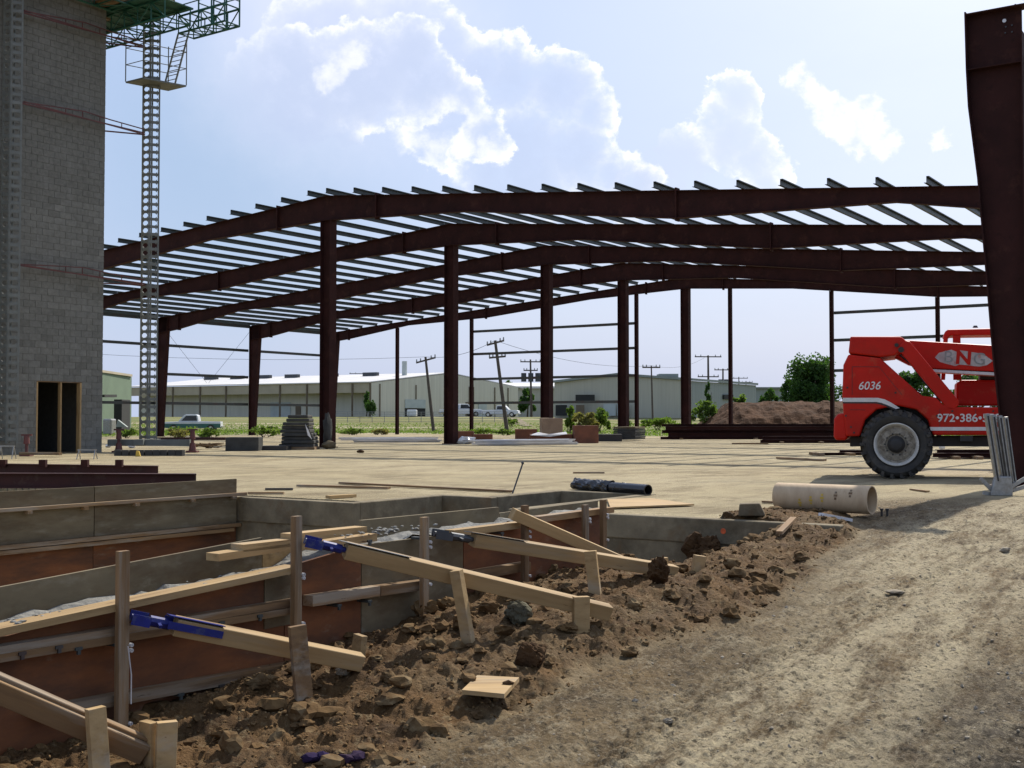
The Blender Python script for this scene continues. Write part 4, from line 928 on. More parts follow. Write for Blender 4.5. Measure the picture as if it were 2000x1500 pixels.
# ------------------------------------------------------------------ red telescopic handler
YN = 20.75                                        # near face of the body
TD = Vector((ray(1750, 872).x, ray(1750, 872).y, 0)).normalized()       # the machine stands square to this sight line
TX = Vector((TD.y, -TD.x, 0)); TD0 = at(1750.5, 867, 20.62+.13).dot(TD)
def T(px, py, Y=YN): d = ray(px, py); return CAMP+d*((TD0+(Y-YN))/TD.dot(d))
wc = T(1750.5, 868, YN-.13); RT = wc.z            # wheel centre
tel = thing('telehandler', 'red telescopic handler with black rear tyre, lettered boom and white stripes', 'telehandler', (wc.x, wc.y+.9, 0))
YV = TD
def poly(name, pts, y0, y1, mat, parent=None, bevel=.02):
    mb = MB(); mb.prism([T(x, y, y0) for x, y in pts], YV*(y1-y0)); return mb.build(name, M[mat], parent or tel, bevel=bevel)
body = poly('rear_body', [(1647, 806), (1645, 772), (1647, 713), (1657, 692), (1719, 699), (1801, 773), (1828, 776), (1842, 790), (1870, 795), (2010, 796), (2010, 850), (1822, 850), (1812, 820), (1790, 800), (1752, 792), (1712, 800), (1690, 820), (1680, 852), (1652, 852)], YN, YN+1.75, 'red', bevel=.03)
hous = poly('boom_housing', [(1657, 690), (1660.5, 657), (1760, 657), (1776, 671), (1748, 694), (1719, 697.5)], YN+.02, YN+1.70, 'red', bevel=.03)
poly('counterweight', [(1629, 818), (1636, 808), (1652, 806), (1656, 814), (1656, 856), (1650, 860), (1632, 860), (1628, 852)], YN+.05, YN+1.7, 'red', bevel=.04)
poly('under_frame', [(1660, 852.5), (1822, 852.5), (2010, 851), (2010, 872), (1660, 872)], YN+.35, YN+1.4, 'dark', bevel=.01)
poly('inner_arch', [(1676, 856), (1690, 800), (1720, 780), (1790, 780), (1818, 805), (1826, 856)], YN+.42, YN+1.3, 'dark', bevel=0)
# lift link on the near side
def link_arm(name, a, b, wpx, y0, y1, mat):
    A, B = T(*a, y0), T(*b, y0); d = (B-A).normalized(); n = d.cross(TD).normalized()*(wpx/F*y0/2)
    mb = MB(); mb.prism([A+n-d*.08, A+n*.6-d*.14, A-n*.6-d*.14, A-n-d*.08, B-n+d*.08, B-n*.5+d*.14, B+n*.5+d*.14, B+n+d*.08], YV*(y1-y0)); return mb.build(name, M[mat], tel, bevel=.015)
link_arm('lift_arm', (1772, 682), (1856, 784), 26, YN+.0, YN+.16, 'red')
mb = MB(); mb.tube(T(1751, 674, YN-.03), T(1751, 674, YN+.1), .035, n=16); mb.tube(T(1760, 683, YN-.02), T(1760, 683, YN+.1), .05, n=16); mb.build('pivot_pin', M['dark'], tel)
mb = MB(); mb.tube(T(1790, 700, YN+.75), T(1852, 778, YN+.75), .05, n=12); mb.tube(T(1820, 738, YN+.75), T(1858, 786, YN+.75), .07, n=12); mb.build('lift_cylinder', M['zinc'], tel)
# boom
boom = poly('boom', [(1740, 664), (1767, 664), (2260, 694), (2260, 742), (1806, 719), (1775, 712), (1740, 694)], YN+.62, YN+1.08, 'red', bevel=.02)
poly('boom_wear_strip', [(1806, 720.5), (2260, 743.5), (2260, 751), (1808, 726)], YN+.60, YN+1.10, 'white', boom, bevel=.006)
# badge and lettering on the boom, printed flat
YB = YN+.612
bad = [(1826, 698), (1834, 689), (1850, 685), (1858, 683), (1868, 687), (1874, 684), (1888, 686), (1900, 688), (1914, 690), (1926, 695), (1939, 705), (1928, 713), (1914, 716), (1902, 715), (1890, 713.5), (1874, 712), (1866, 715), (1850, 711), (1836, 707)]
poly('boom_badge', bad, YB, YB+.006, 'badge', boom, bevel=0)
c0 = T(1882, 699, YB-.003); xd = T(1960, 704, YB)-T(1800, 694, YB); up = Vector((0, 0, 1))
text('lettering', 'N', T(1882, 699.5, YB-.003), xd, up, .33, M['red'], boom, bold=.012, thick=.003, sx=1.05)
text('lettering', 'B', T(1852, 698, YB-.003), xd, up, .30, M['zinc'], boom, thick=.003)
text('lettering', 'G', T(1913, 702, YB-.003), xd, up, .30, M['zinc'], boom, thick=.003)
text('lettering', '(', T(1948, 713, YB-.003), xd, up, .24, M['white'], boom, bold=.008, thick=.003)
text('lettering', '6036', T(1697.5, 754, YN-.006), TX, up, .20, M['white'], body, shear=.22, bold=.0015, thick=.003, sx=.95)
text('lettering', '972\u2022386\u20225585', T(1898, 817, YN-.006), TX, up, .195, M['white'], body, bold=.003, thick=.003, sx=1.02)
# stripes
poly('stripe', [(1646, 777), (1715, 777), (1728, 780), (1740, 786), (1757, 797), (1750, 799), (1733, 791), (1722, 787), (1712, 785), (1646, 785)], YN-.008, YN+.02, 'white', body, bevel=0)
poly('stripe_edge', [(1646, 785.4), (1712, 785.4), (1722, 787.4), (1733, 791.4), (1748, 799.4), (1744, 800), (1730, 793.4), (1720, 790), (1710, 788), (1646, 788)], YN-.006, YN+.02, 'dark', body, bevel=0)
poly('stripe', [(1816, 834), (2008, 834), (2008, 841), (1818, 841)], YN-.008, YN+.02, 'white', body, bevel=0)
# seams, bolts, catches, hoses
for pts in ([(1664, 716), (1664.8, 716), (1664.8, 771), (1664, 771)], [(1664, 716), (1716, 716), (1716, 716.8), (1664, 716.8)], [(1716, 716), (1716.8, 716), (1762, 771), (1761, 771)], [(1835, 800), (1835.7, 800), (1835.7, 833), (1835, 833)], [(1905, 799), (1905.7, 799), (1905.7, 807), (1905, 807)], [(1660, 800), (1690, 800), (1690, 800.8), (1660, 800.8)]):
    poly('panel_seam', pts, YN-.005, YN+.01, 'dark', body, bevel=0)
for (x_, y_) in ((1749, 767), (1655, 757), (1652, 812), (1662, 834), (1668, 845), (1830, 812), (1860, 803), (1940, 803)):
    mb = MB(); mb.tube(T(x_, y_, YN-.012), T(x_, y_, YN+.01), .018, n=8); mb.build('bolt', M['dark'], body)
mb = MB(); mb.path([T(1760, 690, YN+.35), T(1785, 706, YN+.32), T(1812, 742, YN+.3), T(1835, 770, YN+.35), T(1850, 784, YN+.4)], .018, 8); mb.path([T(1757, 693, YN+.42), T(1780, 712, YN+.40), T(1806, 748, YN+.38), T(1832, 776, YN+.42)], .016, 8); mb.build('hose', M['dark'], tel)
poly('step', [(1875, 851), (1900, 851), (1900, 862), (1875, 862)], YN+.02, YN+.3, 'dark', bevel=.005)
# cab on the far side and engine cover
cy0, cy1 = YN+1.15, YN+1.95
cab = poly('cab_base', [(1868, 748), (1878, 742), (2080, 742), (2080, 792), (1868, 792)], cy0, cy1, 'red', bevel=.03)
poly('cab_roof', [(1843, 656), (1846, 647), (1852, 643.5), (2070, 638), (2078, 645), (2078, 652), (1856, 655), (1852, 660)], cy0, cy1, 'red', cab, bevel=.02)
for y_ in (cy0, cy1-.07):
    for pts in ([(1843, 656), (1852, 656), (1846, 742), (1838, 742)], [(1861, 655), (1876, 655), (1878, 742), (1862, 742)], [(2066, 651), (2074, 651), (2074, 742), (2066, 742)]):
        poly('cab_pillar', pts, y_, y_+.07, 'red', cab, bevel=.008)
mb = MB(); mb.tube(T(1905, 640, cy0+.3), T(1905, 636, cy0+.3), .05, .03, n=12); mb.build('beacon', M['dark'], cab)
mb = MB(); mb.frame(T(1935, 728, cy0+.25), TX*.2, TD*.22, Vector((0, 0, .14))); mb.build('seat', M['dark'], cab, bevel=.03)
mb = MB(); mb.tube(T(1868, 700, YN+1.2), T(1868, 742, YN+1.2), .035, n=10); mb.build('exhaust', M['dark'], tel)
# wheels
def wheel(c, name='wheel'):
    c = Vector(c); w = .34; R0 = RT
    t_ = bpy.data.objects.new(name, None); col0.objects.link(t_); t_.parent = tel; t_.matrix_basis = WM[tel.name].inverted() @ Matrix.Translation(c); WM[t_.name] = Matrix.Translation(c)
    prof = [(-w/2+.05, .37), (-w/2+.0, .42), (-w/2-.015, .50), (-w/2+.01, R0*.90), (-w/2+.045, R0*.955), (0, R0*.965), (w/2-.045, R0*.955), (w/2-.01, R0*.90), (w/2+.015, .50), (w/2, .42), (w/2-.05, .37)]
    mb = MB(); mb.lathe(c, TD, prof, 56); ty = mb.build('tyre', M['rubber'], t_, smooth=True)
    lug = MB(); n = 22
    for i in range(n):
        for s in (-1, 1):
            a = 2*math.pi*(i+(0 if s < 0 else .5))/n; a2 = a+.17
            zu = Vector((0, 0, 1)); d1 = TX*math.cos(a)+zu*math.sin(a); d2 = TX*math.cos(a2)+zu*math.sin(a2)
            p0 = c+d1*(R0*.975)+YV*(s*(w/2+.0)); p1 = c+d2*(R0*.972)+YV*(s*.015)
            lug.beam(p0, p1, .055, .05, up=(d1+d2)*.5)
            lug.beam(c+d1*(R0*.985)+YV*(s*(w/2-.0)), c+d1*(R0*.87)+YV*(s*(w/2+.006)), .05, .035, up=YV)
    lug.build('tread_lugs', M['rubber'], ty)
    yo = -w/2
    rim = MB(); rim.lathe(c, TD, [(yo-.012, .378), (yo-.016, .365), (yo+.0, .345), (yo+.03, .335), (yo+.05, .325)], 40)
    rm = rim.build('rim', M['rim'], t_, smooth=True)
    dsh = MB(); dsh.lathe(c, TD, [(yo+.05, .327), (yo+.06, .29), (yo+.035, .26), (yo+.03, .19), (yo+.055, .17), (yo+.055, .0)], 40); dsh.build('dish', M['rimdish'], t_, smooth=True)
    hub = MB(); hub.lathe(c, TD, [(yo+.028, .15), (yo-.0, .14), (yo-.02, .11), (yo-.05, .10), (yo-.06, .07), (yo-.06, 0)], 24); hub.build('hub', M['dark'], t_, smooth=True)
    for i in range(10):
        a = 2*math.pi*i/10; q = c+(TX*math.cos(a)+Vector((0, 0, math.sin(a))))*.19; mb = MB(); mb.tube(q+YV*(yo+.04), q+YV*(yo+.012), .016, n=6); mb.build('wheel_nut', M['dark'], rm)
    return t_
w0 = Vector((wc.x, wc.y, RT))+TD*.16; w1 = w0+TX*3.3; fa_ = TD*1.6
for c_ in (w0, w0+fa_, w1, w1+fa_): wheel(c_)
mb = MB(); mb.tube(w0+TD*.1, w0+TD*1.5, .12, n=12); mb.tube(w1+TD*.1, w1+TD*1.5, .12, n=12); mb.build('axle', M['dark'], tel)
# ------------------------------------------------------------------ things lying about the yard
# cardboard form tube
a, b = gpt(1520, 997), gpt(1698, 1008); rr = .152; a.z = b.z = rr+.01+max(gz(a.x, a.y), gz(b.x, b.y)); b.y -= .1
tube_ = thing('form_tube', 'pale cardboard form tube with yellow print lying on the ground by the road', 'tube', (a+b)/2-Vector((0, 0, rr)))
ax = (b-a).normalized(); Lb = (b-a).length
mb = MB(); mb.lathe(a, ax, [(0, rr-.012), (0, rr), (Lb, rr), (Lb, rr-.012), (0, rr-.012)], 48); mb.build('tube_shell', M['card'], tube_, smooth=True)
sd = ax.cross(Vector((0, 0, 1))).normalized()
if sd.y > 0: sd = -sd
for i, f in enumerate((.30, .42, .54, .68, .83)):
    an = math.radians(-20+12*i); nrm = sd*math.cos(an)+Vector((0, 0, 1))*math.sin(an); tg = ax.cross(nrm)
    for j in (-1, 0, 1):
        c = a+ax*(Lb*f)+(nrm*math.cos(j*.22)+tg*math.sin(j*.22))*(rr+.0015); mb = MB(); mb.frame(c, ax*(.012 if j else .02), (tg*math.cos(j*.22)-nrm*math.sin(j*.22))*.012, nrm*.001); mb.build('print_mark', M['yellow' if i < 3 else 'oldpine'], tube_)
for k, (x, y) in enumerate(((1722, 1004), (1733, 1004))):
    p = bk(x, y+4); mb = MB(); mb.tube(p, p+Vector((0, 0, .075)), .012, n=8); mb.tube(p+Vector((0, 0, .06)), p+Vector((0, 0, .08)), .02, n=8); tag(mb.build('anchor_bolt', M['dark'], None), 'short black anchor bolt sticking up %s the mouth of the cardboard tube' % ('just beside' if k == 0 else 'farther right of'), 'bolt')
# concrete lump
p = bk(1468, 1008); mb = MB(); w = 27/F*p.y
mb.prism([p+Vector((-w, -.02, 0)), p+Vector((-w*.9, -.02, .125)), p+Vector((w*.55, -.02, .13)), p+Vector((w*1.0, -.02, 0))], (.03, .14, 0)); tag(mb.build('concrete_lump', M['conc'], None, bevel=.012), 'broken grey concrete lump beside the cardboard tube', 'concrete lump')
# black plastic wrapped pipe
a, b = gpt(1124, 969), gpt(1266, 968); rr = .075; a.z = b.z = rr
bp_ = thing('wrapped_pipe', 'black pipe with torn shiny plastic wrapping lying on the slab edge', 'pipe', (a+b)/2-Vector((0, 0, rr)))
mb = MB(); mb.lathe(a, (b-a), [(.3, rr*.8), (.3, rr), ((b-a).length, rr), ((b-a).length, rr*.8), (.3, rr*.8)], 24); mb.build('pipe', M['black'], bp_, smooth=True)
def wrap(a, b, r, f0, f1, seed):
    rg = random.Random(seed); x = (b-a).normalized(); y = Vector((0, 0, 1)); z = x.cross(y); L = (b-a).length; mb = MB(); n, k = 20, 16; vs = []
    for i in range(k):
        f = f0+(f1-f0)*i/(k-1)
        for j in range(n):
            an = 2*math.pi*j/n; rr_ = r*(1.12+.16*math.sin(3*an+i*1.3+seed)+rg.uniform(-.09, .13)); q = a+x*(L*f)+(y*math.cos(an)+z*math.sin(an))*rr_; q.z = max(q.z, .006); vs.append(q)
    fs = [(i*n+j, i*n+(j+1) % n, (i+1)*n+(j+1) % n, (i+1)*n+j) for i in range(k-1) for j in range(n)]
    mb.add(vs, fs); return mb
wrap(a, b, rr, .0, .52, 2).build('plastic_wrap', M['black'], bp_); wrap(a, b, rr*.8, .46, .72, 5).build('plastic_wrap', M['black'], bp_)
# leaning rebar, boards and plywood on the slab
a = gpt(1001, 964); mb = MB(); top = at(1021, 905, a.y+.1); mb.tube(a, top, .011, n=8); mb.tube(top-Vector((.02, 0, 0)), top+Vector((.015, 0, .01)), .02, n=8); tag(mb.build('steel_rod', M['metal_dk'], None), 'thin steel rod leaning out of the slab edge in mid picture', 'rod')
def flat(name, label, cat, quad, th, mat, group=None):
    ps = [gr(x, y, .02) for x, y in quad]
    for p in ps: p.z = max(gz(p.x, p.y), -.4)+.012
    zz = sum(p.z for p in ps)/len(ps)
    ps = [Vector((p.x, p.y, .5*p.z+.5*zz)) for p in ps]
    mb = MB(); mb.prism(ps, (0, 0, th)); return tag(mb.build(name, M[mat], None), label, cat, group)
flat('plywood_sheet', 'pale plywood sheet lying on the slab right of the form end', 'plywood', [(1186, 976), (1270, 974), (1356, 986), (1192, 992)], .018, 'pine')
def lie(name, label, cat, p0, p1, w, h, mat, dz=.0):
    a, b = gpt(*p0), gpt(*p1); a.z = gz(a.x, a.y)+h/2+.008+dz; b.z = gz(b.x, b.y)+h/2+.008+dz
    return tag(board(name, a, b, w, h, M[mat], None), label, cat)
lie('loose_board', 'short board lying on the slab behind the left pit corner', 'board', (640, 975), (692, 972), .09, .04, 'pine')
lie('loose_board', 'long thin dark board lying on the slab, nearer of two', 'board', (582, 951), (760, 956), .09, .03, 'oldpine')
lie('loose_board', 'long thin dark board lying on the slab toward the leaning rod', 'board', (665, 946), (1000, 963), .09, .03, 'oldpine', .002)
lie('loose_board', 'short board on the sand left of the cardboard tube', 'board', (1490, 983), (1525, 985), .06, .025, 'oldpine')
lie('loose_board', 'white timber strip beneath the mouth of the cardboard tube', 'board', (1604, 1016), (1660, 1020), .07, .03, 'panel')
lie('loose_board', 'brown board lying over the soil at the right end of the pit', 'board', (1522, 1052), (1550, 1022), .06, .03, 'oldpine', .03)
lie('loose_board', 'flat strip on the sand below the red handler', 'board', (1780, 958), (1812, 962), .06, .02, 'oldpine')
# plywood scrap in the foreground
q = [(902, 1356), (932, 1327), (1014, 1331), (985, 1364)]
ps = [bk(x, y) for x, y in q]; zz = max(p.z for p in ps)+.0
pc = gr(958, 1345, zz+.005)
mb = MB(); pp = [gr(x, y, zz+.012) for x, y in q]; mb.prism(pp, (0, 0, .022)); sc_ = tag(mb.build('plywood_scrap', M['pine'], None), 'small pale plywood offcut lying on the dirt in the foreground', 'plywood')
mb = MB(); c = gr(993, 1334, zz+.04); mb.lump(c, .028, 4, 2, .5, (1.2, .8, .4)); mb.build('mud_splash', M['clodd'], sc_)
mb = MB(); c = bk(652, 1485)
for k in range(5): mb.lump((c.x+(k-2)*.05, c.y+.02*math.sin(k*2), c.z+.01), .045, 30+k, 2, .4, (1, .8, .5))
tag(mb.build('dark_clods', M['bluebag'], None), 'dark blue stained clods at the very bottom of the picture', 'clods')
# galvanised jack bundle by the tall column
b = gpt(1952, 968); jb = thing('strut_bundle', 'leaning bundle of grey galvanised struts on a splayed foot before the tall column', 'struts', b)
Yb = b.y
def J(px, py, dy=0.0): return at(px, py, Yb+dy)
for k, (x0, x1, dy) in enumerate(((1945, 1925, -.02), (1957, 1937, .03), (1968, 1950, -.01), (1977, 1961, .05))):
    mb = MB(); p0, p1 = J(x0+4, 948, dy), J(x1+2, 808+k*2, dy); mb.beam(p0, p1, .055, .075, up=(0, -1, 0)); st_ = mb.build('strut', M['zinc'], jb, bevel=.006)
    d = (p1-p0); g = MB(); g.beam(p0.lerp(p1, .06)+Vector((0, -.04, 0)), p0.lerp(p1, .97)+Vector((0, -.04, 0)), .02, .006, up=(0, -1, 0)); g.build('slot', M['dark'], st_)
mb = MB(); mb.prism([J(1934, 970, -.06), J(1938, 950, -.06), J(1943, 930, -.06), J(1976, 930, -.06), J(1979, 955, -.06), J(1978, 970, -.06)], YV*.22); mb.build('foot_block', M['zinc'], jb, bevel=.02)
for (x0, y0, x1, y1) in ((1940, 960, 1915, 934), (1975, 950, 2010, 930), (1978, 958, 2015, 946), (1938, 966, 1920, 962)):
    mb = MB(); mb.beam(J(x0, y0), J(x1, y1), .03, .05); mb.build('foot_spike', M['zinc'], jb)
# red primed beams by the pit on the left
def ibeam(name, label, p0, p1, d, bf, mat='primer2', parent=None, flat_=False, z0=None):
    a, b = Vector(p0), Vector(p1); x = (b-a).normalized(); s = Vector((0, 0, 1)).cross(x).normalized(); up = Vector((0, 0, 1)); t = max(.012, d*.04)
    mb = MB(); m_ = (a+b)/2; h = (b-a)/2
    if flat_: s, up = up, s
    mb.frame(m_+up*(d/2-t/2), h, s*(bf/2), up*(t/2)); mb.frame(m_-up*(d/2-t/2), h, s*(bf/2), up*(t/2)); mb.frame(m_, h, s*(t/2), up*(d/2-t-.0005))
    o = mb.build(name, M[mat], parent)
    return tag(o, label, 'steel beam') if label else o
p0, p1 = gpt(-220, 972), gpt(383, 957)
ibeam('steel_beam', 'long dark red steel beam lying nearest behind the pit form at left', at(-260, 938, p1.y-2.2), at(383, 939, p1.y-.9), .20, .16)
ibeam('steel_beam', 'dark red steel beam with lifting cleats lying behind another at left', at(-200, 914, 20.8), at(309, 921, 21.4), .21, .16)
for k, px in enumerate((6, 84, 166, 233)):
    mb = MB(); c = at(px, 905, 21.0); mb.box((c.x, c.y, c.z), (.12, .1, .13)); tag(mb.build('steel_cleat', M['primer'], None), ['first', 'second', 'third', 'fourth'][k]+' dark cleat from the left on the beam behind the pit form', 'cleat', 'cleats on the red beam')
for k, (px0, py0, px1, py1) in enumerate(((0, 925, 200, 926), (-40, 949, 140, 947), (40, 892, 118, 893))):
    lie('timber_packer', ['pale timber packer showing between the two red beams at left', 'pale timber packer lying in front of the red beams at left', 'brown timber lying before the tower doorway'][k], 'timber', (px0, py0), (px1, py1), .12, .07, 'oldpine' if k == 2 else 'pine', .05)
# white saw horses and clutter at the tower foot
def horse(label, px, py, Y, w, h):
    c = at(px, py, Y); t_ = thing('saw_horse', label, 'saw horse', (c.x, c.y, 0))
    mb = MB(); mb.beam((c.x-w/2, c.y, h), (c.x+w/2, c.y, h), .03, .03); mb.build('top_rail', M['zinc'], t_)
    for sx in (-1, 1):
        for sy in (-1, 1):
            mb = MB(); mb.beam((c.x+sx*w*.42, c.y, h), (c.x+sx*w*.45, c.y+sy*.14, 0), .018, .022); mb.build('leg', M['zinc'], t_)
horse('low grey trestle standing right of the tower doorway', 170, 895, 31, .5, .24)
horse('low grey trestle at the left edge before the tower', 14, 890, 31, .4, .34)
# row of black blocks, yellow marker, stones, rubble heap
for k in range(9):
    px = 232+15*k; c = at(px, 889, 33.8); mb = MB(); mb.box((c.x, c.y, .085), (.2, .2, .17), random.uniform(-.2, .2)); tag(mb.build('dark_block', M['tarp'], None, bevel=.008), ['first', 'second', 'third', 'fourth', 'fifth', 'sixth', 'seventh', 'eighth', 'last'][k]+' dark block from the tower in the low row on the ground', 'block', 'row of dark blocks by the tower')
c = at(268, 891, 33.2); mb = MB(); mb.prism([Vector((c.x-.05, c.y, .0)), Vector((c.x+.09, c.y, .0)), Vector((c.x+.04, c.y, .15)), Vector((c.x-.03, c.y, .16))], (0, .06, 0)); tag(mb.build('marker', M['yellow'], None), 'small yellow marker leaning on the row of dark blocks', 'marker')
for k, (x, y, r_) in enumerate(((212, 874, 5), (257, 875, 6))):
    rock('stone', ['white stone on the ground close to the tower corner', 'white stone between the two red jacks'][k], 'stone', x, y, r_, 'panel', (1.3, 1, .7), 60+k, 2)
hp = MB(); rg = random.Random(3); c = gpt(405, 878)
for k in range(26): 
    hp.beam((c.x+rg.uniform(-.45, .45), c.y+rg.uniform(-.3, .3), .05+rg.uniform(0, .18)), (c.x+rg.uniform(-.6, .6), c.y+rg.uniform(-.3, .3), .04+rg.uniform(0, .18)), .07, .03)
tag(hp.build('scrap_heap', M['oldpine'], None), 'small heap of scrap timber by the right red jack', 'scrap heap')
# grey block and covered pallet, things by the first ridge column
def boxat(name, label, cat, x0, x1, y0, y1, Y, depth, mat, bevel=.01, rzz=0.0):
    a, b = at(x0, y1, Y), at(x1, y0, Y); w = b.x-a.x; h = max(b.z, .05)
    mb = MB(); mb.box(((a.x+b.x)/2, Y+depth/2, h/2), (w, depth, h-.004), rzz); return tag(mb.build(name, M[mat], None, bevel=bevel), label, cat)
boxat('concrete_block_stack', 'grey concrete barrier block on the pad left of the tapering stack', 'concrete block', 440, 505, 854, 880, 39.0, .7, 'tarp')
Yp = 40.5
cv_ = thing('material_stack', 'tapering dark grey stack of layered material beside the first ridge column', 'stack', at(580, 878, Yp))
for k in range(9):
    y1_, y0_ = 875-7.1*k, 875-7.1*(k+1)+.4; xl = float(np.interp(y1_, [812, 820, 845, 877], [566, 556, 549, 543]))+(1.5 if k % 2 else 0); xr = float(np.interp((y1_+y0_)/2, [811, 828, 877], [596, 604, 613]))
    A_, B_ = at(xl, y1_, Yp), at(xr, y0_, Yp); mb = MB(); mb.box(((A_.x+B_.x)/2+.05*math.sin(k), Yp+.55, (A_.z+B_.z)/2+.02), (B_.x-A_.x, 1.0+.08*math.sin(k*2.3), B_.z-A_.z)); mb.build('layer', M['tarp'], cv_, bevel=.03)
mb = MB(); mb.prism([at(596, 828, Yp-.03), at(602, 840, Yp-.03), at(609, 858, Yp-.03), at(601, 850, Yp-.03)], (0, .02, 0)); mb.build('torn_sheet', M['panel'], cv_)
mb = MB(); c = at(575, 879, Yp+.3); mb.box((c.x, Yp+.5, .05), (1.5, 1.1, .1)); mb.build('pallet', M['oldpine'], cv_)
boxat('dark_pallet', 'flat dark pallet between the grey block and the tapering stack', 'pallet', 505, 560, 871, 878, 39.6, .9, 'dark', .0)
Yk = 41.6; bg_ = thing('black_bag', 'black plastic bags piled against the foot of the first ridge column', 'bags', at(640, 876, Yk))
mb = MB(); c = at(641, 842, Yk); mb.lump((c.x, Yk, .62), .34, 5, 3, .35, (.55, .5, 1.8)); mb.build('bag', M['tarp'], bg_, smooth=True)
mb = MB(); mb.lump((c.x+.05, Yk-.2, .16), .26, 6, 3, .3, (1.0, .7, .6)); mb.build('bag', M['plygrey'], bg_, smooth=True)
boxat('footing_beam', 'long dark timber on the ground along the left wall line', 'timber', 300, 440, 854, 858, 60, .2, 'primer2', 0)
# bundles of long white metal trim on the pad
def bundle(label, px0, px1, py, Y0, Y1, n, seed, mat='panel'):
    a, b = at(px0, py, Y0), at(px1, py, Y1); a.z = b.z = 0
    t_ = thing('metal_trim_bundle', label, 'metal trim', (a+b)/2); rg = random.Random(seed); x = (b-a).normalized(); s = Vector((0, 0, 1)).cross(x)
    for k in range(n):
        o = s*rg.uniform(-.7, .7); f0 = rg.uniform(0, .3); f1 = rg.uniform(.65, 1.0); z_ = .06+.05*(k % 4)
        p, q = a.lerp(b, f0)+o, a.lerp(b, f1)+o+s*rg.uniform(-.3, .3); p.z = q.z = z_
        mb = MB(); mb.beam(p, q, .13, .03); mb.beam(p-Vector((0, 0, .03)), q-Vector((0, 0, .03)), .02, .06); mb.build('trim_strip', M[mat], t_)
bundle('white metal trim strips lying loose between the first two ridge columns', 662, 862, 860, 54, 55, 14, 1)
bundle('white metal trim strips strewn right of the second ridge column', 905, 1150, 864, 47, 50, 16, 2)
# crates, cartons, bundles near the end wall
boxat('wooden_crate', 'big red brown crate standing right of the carton', 'crate', 1121, 1168, 831, 862, 52, 1.0, 'crate', .01, .05)
boxat('wooden_crate', 'dark red brown crate left of the carton', 'crate', 1006, 1049, 838, 858, 58, .9, 'crate')
c_ = boxat('carton', 'large creased brown carton leaning on another crate', 'carton', 1056, 1098, 816, 850, 55, .8, 'carton', .05, .1)
boxat('low_crate', 'low red brown timber box behind the second ridge column', 'crate', 893, 925, 842, 858, 57, .8, 'crate')
boxat('low_crate', 'low red brown timber box just right of another behind the white trim', 'crate', 926, 962, 848, 859, 58.5, .8, 'crate')
boxat('low_crate', 'low brown box under a torn white sheet in front of the carton', 'crate', 1035, 1118, 848, 860, 52.5, .8, 'crate')
flat('white_sheet', 'torn white sheet draped on the low brown box', 'sheet', [(1038, 849), (1060, 846), (1105, 846), (1112, 850)], .02, 'panel') if False else None
mb = MB(); Y_ = 52.3; mb.prism([at(1036, 850, Y_), at(1052, 845, Y_+.3), at(1072, 849, Y_), at(1106, 844, Y_+.3), at(1108, 848, Y_), at(1074, 853, Y_)], (0, .3, .02)); tag(mb.build('white_sheet', M['panel'], None), 'torn white sheet draped on the low brown box', 'sheet')
mb = MB(); c = at(910, 858, 50); mb.lump((c.x, 50, .16), .28, 8, 3, .5, (1.5, .7, .6)); tag(mb.build('foam_scrap', M['panel'], None), 'crumpled pale sheet heap at the foot of the second ridge column', 'scrap')
bd = thing('panel_bundle', 'dark strapped bundle of stacked panels on timbers near the end wall', 'bundle', at(1232, 858, 57))
for k in range(7):
    a, b = at(1212, 858, 57), at(1248, 858, 58.5); z_ = .12+.09*k; mb = MB(); mb.frame(Vector(((a.x+b.x)/2+.02*math.sin(k*2.1), 57.9, z_)), Vector(((b.x-a.x)/2, 0, 0)), Vector((.35, .9, 0)), Vector((0, 0, .038))); mb.build('panel', M['tarp' if k < 6 else 'plygrey'], bd)
boxat('timber_stack', 'dark low timber stack left of the panel bundle', 'timber', 1168, 1215, 848, 860, 56, 1.0, 'dark')
# long stacks of primed steel in front of the dirt mound
def stack(label, rows, Y, dy):
    t_ = thing('steel_stack', label, 'steel stack', at((rows[0][0]+rows[0][1])/2, 860, Y))
    for k, (x0, x1, y0, y1, o) in enumerate(rows):
        a, b = at(x0, (y0+y1)/2, Y+o), at(x1, (y0+y1)/2, Y+o+.4); d = (y1-y0)/F*Y
        ibeam('stacked_beam', None, a, b, d, .2, 'primer', t_)
    for px in (rows[0][0]+40, (rows[0][0]+rows[0][1])/2, rows[0][1]-40):
        a = at(px, 860, Y); mb = MB(); mb.box((a.x, Y+.3, .04), (.15, 1.2, .08)); mb.build('bearer', M['oldpine'], t_)
stack('long low stack of dark red steel beams in front of the dirt mound', [(1290, 1660, 853, 859, 0), (1305, 1700, 846, 853, .15), (1293, 1680, 840, 846, .5), (1300, 1690, 833, 840, .3), (1292, 1650, 828, 833, .7)], 62, 1)
stack('nearer stack of dark steel beams left of the red handler', [(1485, 1720, 859, 866, 0), (1490, 1720, 852, 859, .2)], 52, 1)
stack('short dark red beams lying behind the big rear tyre', [(1560, 1760, 890, 897, 0), (1605, 1750, 884, 891, .25), (1640, 1730, 879, 885, .5)], 34, 1)
stack('dark steel beams lying under the red handler on the right', [(1822, 1990, 885, 893, 0), (1830, 1985, 878, 885, .3)], 31, 1)
lie('loose_board', 'thin dark timber on the sand before the nearer steel stack', 'board', (1430, 868), (1500, 868), .15, .06, 'oldpine')
lie('loose_board', 'dark timber under the red beams behind the tyre', 'board', (1520, 897), (1610, 901), .15, .05, 'oldpine')
mb = MB(); c = bk(1840, 882); mb.lump((c.x, c.y, .14), .1, 4, 2, .1); tag(mb.build('white_can', M['white'], None), 'small round white object under the red handler near its rear tyre', 'can')
